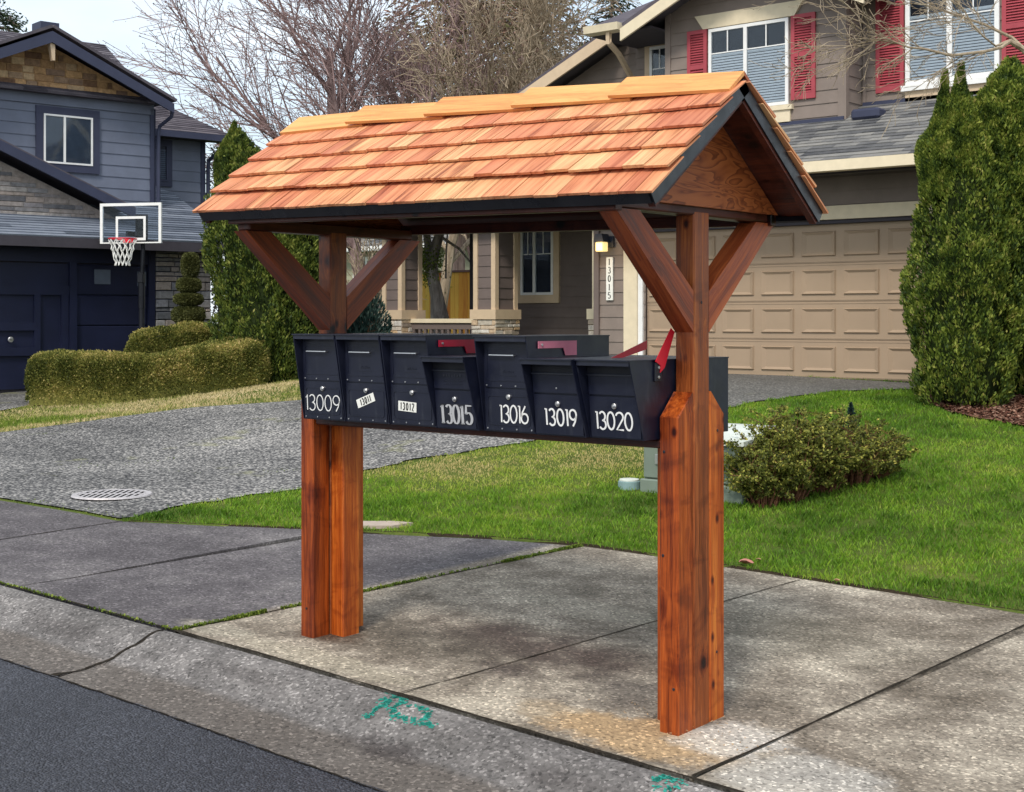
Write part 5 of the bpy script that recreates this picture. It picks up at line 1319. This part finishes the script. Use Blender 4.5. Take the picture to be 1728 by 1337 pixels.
p=ground_at(600,23.5); bush('blue_green_bush','rounded blue green bush with narrow leaves left of the porch column',(p.x,p.y,.72),.62,1.20,9000,.11,'bluesh',aspect=.28,up=.9)
# straggly yellow-green shrub round the utility cabinet
t=None
def straggly(name,label,parts,n,lf):
    c=parts[0]; t=thing(name,(c[0],c[1],H(c[0],c[1])),label,'shrub'); P=[];D=[];b=MB()
    for (cx,cy,r_,h_,ns) in parts:
        z0=H(cx,cy)
        for i in range(ns):
            a=random.uniform(0,6.28); rr=r_*math.sqrt(random.random())*1.05; q=Vector((cx+.35*rr*math.cos(a),cy+.35*rr*math.sin(a),z0-.02))
            e=Vector((cx+rr*1.05*math.cos(a),cy+rr*1.05*math.sin(a),z0+h_*random.uniform(.55,1.05)*(1-.35*(rr/r_)**2)))
            pts=[q]; 
            for k in range(1,5): f=k/4; pts.append(q.lerp(e,f)+Vector((random.gauss(0,.02),random.gauss(0,.02),.10*h_*math.sin(f*3.1))))
            b.tube(pts,[.006,.005,.004,.003,.0015],4)
            for k in range(5):
                s_=pts[random.randint(1,4)]; e2=s_+Vector((random.gauss(0,.09),random.gauss(0,.09),random.uniform(-.02,.11))); b.tube([s_,(s_+e2)/2+Vector((0,0,.01)),e2],[.003,.0022,.001],3)
                m=n//(ns*5)
                for w_ in range(m):
                    f=random.random()**.6; qq=s_.lerp(e2,f)+Vector((random.gauss(0,.012),random.gauss(0,.012),random.gauss(0,.012))); P.append(tuple(qq)); D.append(tuple((e2-s_).normalized()+Vector([random.gauss(0,.9) for _ in range(3)])))
    n=len(P); leaves('foliage',P,D,RG.uniform(.6,1.3,n)*lf,RG.uniform(.6,1.2,n)*lf*.55,np.clip(RG.normal(.40,.24,n),0,1),MT['shrub'],t)
    b.build('stems',MT['stem'],t); return t
def gp(px,py,Y): q=at(px,py,Y); return q.x,q.y
q=[gp(1290,0,10.55),gp(1330,0,10.7),gp(1385,0,11.0),gp(1438,0,11.2),gp(1475,0,11.4),gp(1350,0,10.9)]
straggly('straggly_shrub','straggly yellow green shrub with bare brown stems growing against the pale green cabinet',[(q[0][0],q[0][1],.24,.52,60),(q[1][0],q[1][1],.30,.68,70),(q[2][0],q[2][1],.30,.56,64),(q[5][0],q[5][1],.3,.60,50)],17000,.029)
straggly('straggly_shrub','low darker shrub right of the yellow green one beside the cabinet',[(q[3][0],q[3][1],.30,.54,64),(q[4][0],q[4][1],.20,.38,34)],7600,.029)
c=gp(1436,0,12.3); t=thing('conifer_seedling',(c[0],c[1],H(*c)),'tiny dark conifer seedling poking up behind the straggly shrub','seedling')
n=700; z=RG.uniform(0,1,n); th=RG.uniform(0,6.28,n); hz=.36; Q=np.column_stack([c[0]+(1-z)*.12*np.cos(th)*RG.uniform(.2,1,n),c[1]+(1-z)*.12*np.sin(th)*RG.uniform(.2,1,n),H(*c)+.1+z*hz])
leaves('needles',Q,np.column_stack([np.cos(th),np.sin(th),np.full(n,.4)]),np.full(n,.04),np.full(n,.010),RG.uniform(0,.7,n),MT['bluesh'],t); MB().tube([(c[0],c[1],H(*c)),(c[0],c[1],H(*c)+.42)],[.008,.003],5).build('trunk',MT['stem'],t)
# ------------------------------------------------------------------ utility cabinet, valve lid, storm drain, fallen leaves
t=thing('utility_cabinet',(-.45,5.2,H(-.45,5.2)),'low pale green utility cabinet half hidden behind the straggly shrub','utility box')
z0=.16
MB().cbox(-1.24,-.30,4.56,5.90,z0,.30,.01).build('base',MT['transf'],t)
MB().cbox(-1.22,-.32,4.58,5.88,.304,.60,.012).build('housing',MT['transf'],t)
b=MB(); b.prism([(4.55,.602),(5.91,.602),(5.91,.66),(5.3,.70),(4.55,.64)],0,-1.25,-.29); b.build('lid',MT['transft'],t)
b=MB(); b.cbox(-1.10,-1.02,4.566,4.579,.42,.50,.003); b.build('latch',MT['silver'],t)
c=G0_=None
cx,cy=gp(1062,0,11.35); zc=H(cx,cy)
t=thing('valve_box_lid',(cx,cy,zc),'small round teal grey valve box lid in the grass left of the cabinet','valve box')
b=MB(); b.tube([(cx,cy,zc-.02),(cx,cy,zc+.055),(cx,cy,zc+.06)],[.092,.090,.084],24); b.build('collar',MT['lid'],t)
b=MB(); b.tube([(cx,cy,zc+.061),(cx,cy,zc+.072),(cx,cy,zc+.075)],[.080,.080,.074],24); 
b.build('lid',MT['transft'],t)
cx,cy=-4.44,1.90; zc=H(cx,cy)+.016
t=thing('storm_drain',(cx,cy,zc),'round galvanised storm drain grate set in the gravelly driveway edge','drain')
MB().tube([(cx,cy,zc+.004),(cx,cy,zc+.008)],.285,32).build('pit',MT['hole'],t)  # flat near-black disc under the bars, the pit's darkness put into its colour
b=MB(); n=36; vs=[];fs=[]
for k in range(n):
    a=2*math.pi*k/n
    for r_,z_ in ((.262,.006),(.262,.0115),(.305,.0115),(.312,.000)): vs.append((cx+r_*math.cos(a),cy+r_*math.sin(a),zc+z_))
for k in range(n):
    for j in range(3): fs.append((4*k+j,4*((k+1)%n)+j,4*((k+1)%n)+j+1,4*k+j+1))
b.add(vs,fs); b.build('rim',MT['grate'],t)
b=MB()
def gbar(u0,u1,v0,v1,z0,z1):      # bar in the grate's own axes (u across the view of the street, v away from it)
    q=[(cx+RV[0]*u+WV[0]*v,cy+RV[1]*u+WV[1]*v) for u,v in ((u0,v0),(u1,v0),(u1,v1),(u0,v1))]
    b.add([(x,y,z) for z in (z0,z1) for x,y in q],[(3,2,1,0),(4,5,6,7),(0,1,5,4),(1,2,6,5),(2,3,7,6),(3,0,4,7)])
for i in range(-5,6):
    x_=i*.048; hl=math.sqrt(.264**2-x_**2)
    gbar(x_-.011,x_+.011,-hl,hl,zc+.0085,zc+.0105)
gbar(-.262,.262,-.020,.020,zc+.0105,zc+.0118); b.build('grate_bars',MT['grate'],t)
def fallen(px,py,Y,s_,colr,label):
    q=at(px,py,Y); z=H(q.x,q.y)+.012; b=MB(); pts=[]
    for k in range(12):
        a=2*math.pi*k/12; r_=s_*(1+.22*math.sin(3*a)+.1*math.sin(7*a)); pts.append((q.x+r_*math.cos(a),q.y+r_*.7*math.sin(a),z+.010+.022*math.cos(a+px)**2*s_/.05))
    vs=[(q.x,q.y,z+.004)]+pts; vs+=[(v[0],v[1],v[2]-.001) for v in vs]
    b.add(vs,[(0,1+k,1+(k+1)%12) for k in range(12)]+[(13,14+(k+1)%12,14+k) for k in range(12)])
    o=b.build('fallen_leaf',colr,smooth=True); tag(o,label,'leaf'); return o
MT['leafp']=plain('dry_pink_leaf',(.42,.18,.14),.7,scale=30); MT['leafb']=plain('dry_tan_leaf',(.42,.26,.14),.7,scale=30)
fallen(1258,953,8.75,.048,MT['leafp'],'curled pinkish dead leaf on the lawn edge just right of the post')
fallen(1280,945,8.85,.018,MT['leafb'],'tiny tan dead leaf beside the pinkish one at the lawn edge')
fallen(1412,985,8.3,.018,MT['leafb'],'tiny tan leaf on the lawn edge further right along the pavement')
# ------------------------------------------------------------------ basketball hoop
q=at(239,600,23.0); gz=H(q.x,q.y)
bhp=thing('basketball_hoop',(q.x,q.y,gz),'black basketball hoop stand with clear white framed backboard before the navy garage','basketball hoop',rz=TH-.22,local=True)
S=23./2400; zb_=lambda py:1.55+(540-py)*S-gz
b=MB(); b.tube([(0,0,0),(0,0,zb_(470))],.045,12); b.build('pole',MT['poleb'],bhp)
b=MB(); b.tube([(0,0,zb_(520)),(0,0,zb_(460))],.055,12); b.disc((0,-.05,zb_(500)),(0,-1,0),.02,.01,8); b.cbox(-.05,.05,-.06,.05,zb_(478),zb_(462),.01); b.build('height_adjuster',MT['poleb'],bhp)
b=MB(); b.tube([(0,0,zb_(470)),(0,.05,zb_(420)),(0,0,zb_(385))],.035,8); b.box(-.10,-.06,-.34,.02,zb_(400),zb_(392)); b.box(.06,.10,-.34,.02,zb_(400),zb_(392)); b.box(-.10,-.06,-.34,.02,zb_(372),zb_(366)); b.box(.06,.10,-.34,.02,zb_(372),zb_(366)); b.box(-.10,.10,-.02,.02,zb_(412),zb_(362)); b.build('support_arm',MT['poleb'],bhp)
B0,B1=zb_(413),zb_(346); hw=.53; yb=-.36
b=MB(); b.box(-hw,-hw+.045,yb-.02,yb+.02,B0,B1); b.box(hw-.045,hw,yb-.02,yb+.02,B0,B1); b.box(-hw+.045,hw-.045,yb-.02,yb+.02,B1-.045,B1); b.box(-hw+.045,hw-.045,yb-.02,yb+.02,B0,B0+.02); bb=b.build('backboard',MT['white'],bhp)
MB().box(-hw+.045,hw-.045,yb-.004,yb+.004,B0+.02,B1-.045).build('clear_panel',MT['clear'],bb)
i0,i1=zb_(408),zb_(368); b=MB(); w2=.26
b.box(-w2,-w2+.04,yb-.010,yb-.005,i0,i1); b.box(w2-.04,w2,yb-.010,yb-.005,i0,i1); b.box(-w2+.04,w2-.04,yb-.010,yb-.005,i1-.04,i1); b.box(-w2+.04,w2-.04,yb-.010,yb-.005,i0,i0+.04); b.build('target_square',MT['white'],bb)
b=MB(); rr=.215; rc=(0,yb-.06-rr,zb_(407)); 
b.tube([(rc[0]+rr*math.cos(a),rc[1]+rr*math.sin(a),rc[2]) for a in np.linspace(0,2*math.pi,25)],.011,6,False); b.box(-.08,.08,yb-.10,yb-.02,rc[2]-.05,rc[2]+.01); b.build('rim',MT['red'],bhp)
b=MB(); NN=12; nh=.42
for sg in (-1,1):
    for k in range(NN):
        pts=[]
        for j in range(9):
            f=j/8; a=2*math.pi*(k+sg*f*2.0)/NN; r_=rr*(1-.50*f**.8)+.012*math.sin(f*20); pts.append((rc[0]+r_*math.cos(a),rc[1]+r_*math.sin(a),rc[2]-nh*f))
        b.tube(pts,.0075,4,False)
b.build('net',MT['net'],bhp)
b=MB(); pts=[(-2.16,2.12),(-1.98,2.20),(-1.80,2.36),(-1.78,2.55),(-1.93,2.50),(-2.05,2.38),(-2.2,2.26)]
b.add([(x,y,H(x,y)+.022) for x,y in pts]+[(x,y,H(x,y)-.02) for x,y in pts],[tuple(range(7))]+[(i,i+7,(i+1)%7+7,(i+1)%7) for i in range(7)]); tag(b.build('path',plain('pale_pink_slab',(.42,.34,.28),.85,scale=20)),kind='structure')
# ------------------------------------------------------------------ fences and the house beyond
def boards(parent,name,mat,x0,x1,y,z0,z1,w_=.14,th=.02,cap=None):
    b=MB(); x=x0
    while x<x1: ww=min(w_,x1-x); b.cbox(x+.002,x+ww-.002,y,y+th,z0,z1,.003,random.random()); x+=ww
    return b.build(name,MT[mat],parent)
yF=21.0; a=onY(690,462,yF); c=onY(812,462,yF)
t=thing('wooden_fence',((a.x+c.x)/2,yF,.75),'orange stained board fence panel seen between the porch columns','fence')
boards(t,'boards','fence',a.x,c.x,yF,.65,a.z); MB().box(a.x,c.x,yF-.03,yF+.05,a.z,a.z+.05).build('cap_rail',MT['dpost'],t)
for xx in (a.x+.5,c.x-.4): MB().box(xx,xx+.1,yF+.02,yF+.12,.6,a.z-.02).build('post',MT['fenceg'],t)
yG=22.0; a=onY(540,490,yG); c=onY(668,490,yG)
t=thing('wooden_fence',((a.x+c.x)/2,yG,.75),'weathered grey board fence behind the blue green bush','fence')
boards(t,'boards','fenceg',a.x,c.x,yG,.6,a.z); MB().box(a.x,c.x,yG-.03,yG+.05,a.z,a.z+.04).build('cap_rail',MT['fenceg'],t)
yH=28.; a=onY(520,428,yH); c=onY(860,428,yH); zg=a.z
rh=thing('green_house',((a.x+c.x)/2,yH+3,.75),'pale green sided house with white gutters glimpsed under the shelter roof','house')
b=MB(); b.box(a.x,c.x,yH+.02,yH+6,.6,zg); lap(b,(0,yH+.02,0),X,Z,FN,[(a.x,.7),(c.x,.7),(c.x,zg-.02),(a.x,zg-.02)],.18); b.build('wall',MT['greensid'],rh)
b=MB(); b.cbox(a.x-.5,c.x+.3,yH-.55,yH-.42,zg-.02,zg+.11,.01); b.build('gutter',MT['white'],rh)
b=MB(); uu=Vector((0,1,.42)).normalized(); n_=Vector((0,-.42,1)).normalized(); lap(b,(0,yH-.45,zg+.08),X,uu,n_,[(a.x-.5,0),(c.x+.3,0),(c.x+.3,3.9),(a.x-.5,3.9)],.14,.014,.06,seg=.5,jit=.003); b.slab([(a.x-.5,yH+3.2,zg+1.6),(c.x+.3,yH+3.2,zg+1.6),(c.x+.3,yH+6.5,zg+.1),(a.x-.5,yH+6.5,zg+.1)],.06); b.build('roof',MT['roofg'],rh)
wl=onY(600,470,yH); wr=onY(640,445,yH)
window(rh,(0,yH,0),X,FN,wl.x,wr.x,wl.z-.3,wr.z+.15,split=.5,trim=('white',.08,.08,.08,.08),fw=.05,inner='curtain')
# ------------------------------------------------------------------ bare trees
def grow(b,p,d,L_,r,lev,P,buds):
    k=5 if lev<3 else 3; pts=[p.copy()]; rad=[r]; q=p.copy(); dd=d.normalized()
    for i in range(k):
        dd=(dd+Vector([random.gauss(0,P['wig']) for _ in range(3)])+Vector((0,0,P['up'][min(lev,len(P['up'])-1)]))).normalized()
        q=q+dd*(L_/k); pts.append(q.copy()); rad.append(r*(1-.72*(i+1)/k) if lev>0 else r*(1-.55*(i+1)/k))
    b.tube(pts,[max(x,P['rmin']) for x in rad],(8,6,5,4,3,3)[min(lev,5)],False)
    if lev>=P['lev']:
        if buds is not None:
            for x in pts[1:]: buds.append((x+Vector([random.gauss(0,.03) for _ in range(3)]),dd))
        return
    n=P['n'][lev]
    for i in range(n):
        f=P['f0'][min(lev,len(P['f0'])-1)]+(1-P['f0'][min(lev,len(P['f0'])-1)])*(i+random.random())/n; j=min(k-1,int(f*k)); s_=pts[j].lerp(pts[j+1],f*k-j)
        ax=dd.cross(Vector([random.gauss(0,1) for _ in range(3)])).normalized(); an=R_(random.uniform(*P['ang']))
        base=(pts[j+1]-pts[j]).normalized(); nd=Matrix.Rotation(an,3,ax)@base
        if P.get('bias'): nd=(nd+Vector(P['bias'])*P.get('bk',.3)).normalized()
        if P.get('flat'): nd.z*=.8
        grow(b,s_,nd,L_*random.uniform(*P['ls'])*(1-.35*f),max(r*(1-.6*f)*.55,P['rmin']),lev+1,P,buds)
def btree(name,label,pos,H0,r0,P,mat,lean=(0,0,1),budmat=None,budsz=.03):
    t=thing(name,tuple(pos),label,'tree'); b=MB(); buds=[] if budmat else None
    tr=MB(); st=random.getstate()
    grow(b,Vector(pos)-Vector((0,0,.2)),Vector(lean),H0,r0,0,P,buds)
    b.build('branches',MT[mat],t)
    MB().tube([Vector(pos)-Vector((0,0,.3)),Vector(pos)+Vector(lean).normalized()*.8],[r0*1.35,r0*1.03],9,False).build('trunk',MT['bark'],t)
    if buds:
        Pn=np.array([tuple(x[0]) for x in buds]); Dn=np.array([tuple(x[1]) for x in buds])+RG.normal(0,.4,(len(buds),3)); n=len(Pn)
        leaves('buds',Pn,Dn,RG.uniform(.6,1.2,n)*budsz,RG.uniform(.5,1,n)*budsz*.6,RG.uniform(0,1,n),MT[budmat],t)
    return t
lf=-rx
def gat(px,Y): q=at(px,600,Y); return Vector((q.x,q.y,.7))
random.seed(11)
btree('bare_tree','wide spreading bare tree with mauve budding twigs between the two houses',gat(632,31),7.2,.17,
  dict(wig=.07,up=(.02,.05,.05,.03,.02),lev=4,n=(13,8,6,4),f0=(.26,.15,.15,.1),ang=(30,58),ls=(.54,.78),rmin=.0065,bias=tuple(lf*.8+Vector((0,0,.22))),bk=.36),'twig',lean=tuple(lf*.10+Vector((0,0,1))),budmat='buds',budsz=.045)
random.seed(21)
for px,Y,hh,sd,lb in ((735,30,6.6,3,'tall bare tan branched tree left of centre above the shelter roof'),(850,31.5,6.4,5,'bare tan branched tree nearest the brown house roof')):
    random.seed(sd)
    btree('bare_tree',lb,gat(px,Y),hh,.13,dict(wig=.10,up=(.04,.10,.08,.05,.03),lev=4,n=(12,9,7,5),f0=(.30,.2,.15,.1),ang=(22,52),ls=(.50,.72),rmin=.0070),'twigt' if px<800 else 'twig')
random.seed(31)
btree('bare_shrub_tree','small many stemmed bare tree between the shelter post and the porch',gat(598,27.5),1.9,.05,dict(wig=.14,up=(.05,.10,.06,.03),lev=3,n=(7,6,5),f0=(.10,.2,.1),ang=(20,48),ls=(.70,.95),rmin=.007),'twigt',lean=(.05,0,1))
# mossy trunk behind the porch rail
p=gat(737,26); t=thing('mossy_tree',tuple(p),'old grey tree with a mossy split trunk seen through the porch','tree')
b=MB(); q=at(735,540,26);
def pp(px,py,Y=26): return at(px,py,Y)
b.tube([Vector((p.x,p.y,.4)),pp(742,535),pp(737,500),pp(731,470),pp(729,445),pp(734,420),pp(745,385),pp(752,340),pp(750,250)],[.22,.17,.12,.11,.10,.10,.08,.06,.04],10)
b.tube([pp(731,470),pp(724,440),pp(722,410),pp(716,370),pp(712,320)],[.12,.09,.07,.06,.03],8)
b.tube([pp(745,400),pp(775,420),pp(800,450)],[.03,.025,.015],5); b.tube([pp(752,470),pp(753,420),pp(756,380)],[.02,.018,.015],5)
for k in range(14): 
    s_=pp(740+random.uniform(-20,12),380-random.uniform(0,90)); b.tube([s_,s_+Vector([random.gauss(0,.5),random.gauss(0,.5),random.uniform(.2,1)])],[.03,.008],4)
b.build('trunk',MT['bark'],t)
n=1500; c=pp(723,445); Q=np.array(tuple(c))+RG.normal(0,1,(n,3))*np.array([.13,.13,.19]); leaves('moss',Q,RG.normal(0,1,(n,3)),np.full(n,.05),np.full(n,.03),RG.uniform(0,1,n),MT['moss'],t)
# big evergreen with brownish foliage behind; its straight trunk shows above the orange fence
def evergreen(name,label,pos,z0,z1,R,n,mat,leaf,tr=.16,top=1.,droop=-.35,nb=90,prof=None,gap=.0):
    t=thing(name,tuple(pos),label,'tree'); P=[];D=[];b=MB()
    for i in range(nb):
        u=(i+random.random())/nb; z=z0+(z1-z0)*u; rr=(np.interp(u,*prof) if prof else (1-u)**.8)*R*random.uniform(.75,1.15); a=random.uniform(0,6.283)
        e=Vector((pos[0]+rr*math.cos(a),pos[1]+rr*math.sin(a),z+rr*droop+random.uniform(-.2,.2))); s_=Vector((pos[0],pos[1],z+.15*rr)); mid=s_.lerp(e,.55)+Vector((0,0,.18*rr))
        b.tube([s_,mid,e],[.035,.022,.008],4,False)
        m=int(n/nb*(.35+rr/R))
        for k in range(m):
            f=random.random()**.7; q=(s_.lerp(mid,f*2) if f<.5 else mid.lerp(e,f*2-1)); wd=.10+.22*rr/R*math.sin(f*3.0)*leaf*7
            q=q+Vector((random.gauss(0,wd),random.gauss(0,wd),random.gauss(-.06,.08+.3*wd))); P.append(tuple(q)); D.append((math.cos(a)+random.gauss(0,.5),math.sin(a)+random.gauss(0,.5),random.gauss(-.35,.4)))
    n=len(P); P=np.array(P); leaves('foliage',P,D,RG.uniform(.6,1.4,n)*leaf,RG.uniform(.6,1.2,n)*leaf*.35,np.clip(RG.normal(.45,.2,n)+fbm(P,1.0,5)*.5,0,1),MT[mat],t)
    b.build('branches',MT['pinebark'],t); MB().tube([(pos[0],pos[1],.3),(pos[0],pos[1],z0+.5),(pos[0],pos[1],z1-.2)],[tr,tr*.9,.02],10).build('trunk',MT['pinebark'],t)
    return t
random.seed(41)
wp=([0,.15,.4,.75,1],[.6,.9,1.,.75,.1])
evergreen('cedar_tree','massive cedar with rusty brown and green foliage behind the bare trees',gat(774,38),4.6,13.5,2.5,26000,'cedarf',.18,.185,nb=150,prof=wp)
evergreen('cedar_tree','second rusty green cedar closer to the brown house roof',gat(880,41),4.0,12.8,2.3,24000,'cedarf',.17,.2,nb=150,prof=wp)
evergreen('conifer','dark sparse conifer rising behind the brown house gutter',gat(1032,40),4.5,11.6,1.1,5200,'conif',.16,.12,nb=70,prof=([0,.3,.8,1],[.9,1,.6,.1]))
evergreen('conifer','dark green conifer at the top left corner beyond the blue house roof',gat(-5,44),5,11.3,1.6,11000,'conif',.16,.15,nb=80,prof=([0,.4,.8,1],[.9,1,.8,.25]))
evergreen('conifer','small dark conifer peeping over the arborvitae beside the blue house downspout',gat(372,30),1.5,5.35,.5,2600,'conif',.12,.06,nb=40)
# bare tree standing just outside the frame, its limbs reaching over the garage roof
random.seed(51)
Yb=13.2; base=ground_at(1905,Yb)
t=thing('bare_tree',tuple(base),'bare tree at the right edge whose thin grey limbs cross the upper windows','tree')
b=MB(); Pm=dict(wig=.16,up=(-.02,-.02,.0,.0),lev=3,n=(5,5,4,3),f0=(.1,.1,.1),ang=(18,50),ls=(.42,.62),rmin=.0024)
def L3(pts,dy=0): return [at(px,py,Yb+dy*i/len(pts)) for i,(px,py) in enumerate(pts)]
A=L3([(1900,330),(1820,180),(1728,84),(1704,70),(1690,80),(1662,87),(1605,94),(1561,83),(1533,80),(1481,60),(1455,36),(1430,8)],-.8)
B=L3([(1728,84),(1708,64),(1662,42),(1611,24),(1561,8),(1520,-20)],.5)
C=L3([(1700,70),(1680,78),(1660,62),(1640,40),(1625,15),(1600,-15)],-.3)
b.tube(A,[.06,.045,.030,.022,.016,.014,.013,.011,.009,.006,.004,.003],7); b.tube(B,[.026,.018,.014,.011,.008,.004],6); b.tube(C,[.013,.010,.009,.008,.006,.004],6)
for li,(ln,i0) in enumerate(((A,4),(B,1),(C,1))):
    for i in range(i0,len(ln)-1):
        for k in range(2):
            s_=ln[i].lerp(ln[i+1],random.random()); d=(ln[i+1]-ln[i]).normalized()+(-rx)*.5+Vector((random.gauss(0,.35),random.gauss(0,.35),random.gauss(-.15 if li==0 else .1,.5)))
            grow(b,s_,d,random.uniform(.40,.85),.0055,1,Pm,None)
for k in range(6):
    s_=A[8].lerp(A[9],random.random()); grow(b,s_,(-rx)+Vector((0,0,random.gauss(-.35,.35))),random.uniform(.6,1.0),.0055,1,Pm,None)
b.build('branches',MT['twigt'],t)
b=MB(); b.tube([base-Vector((0,0,.2)),base+Vector((.02,.0,1.2)),A[0]],[.13,.10,.065],10); b.build('trunk',MT['bark'],t)
for k in range(5): 
    b2=MB(); grow(b2,A[0],Vector((random.gauss(0,.4),random.gauss(0,.4),1))+rx*.4,2.2,.04,1,dict(Pm,rmin=.004),None); b2.build('branches',MT['twigt'],t)
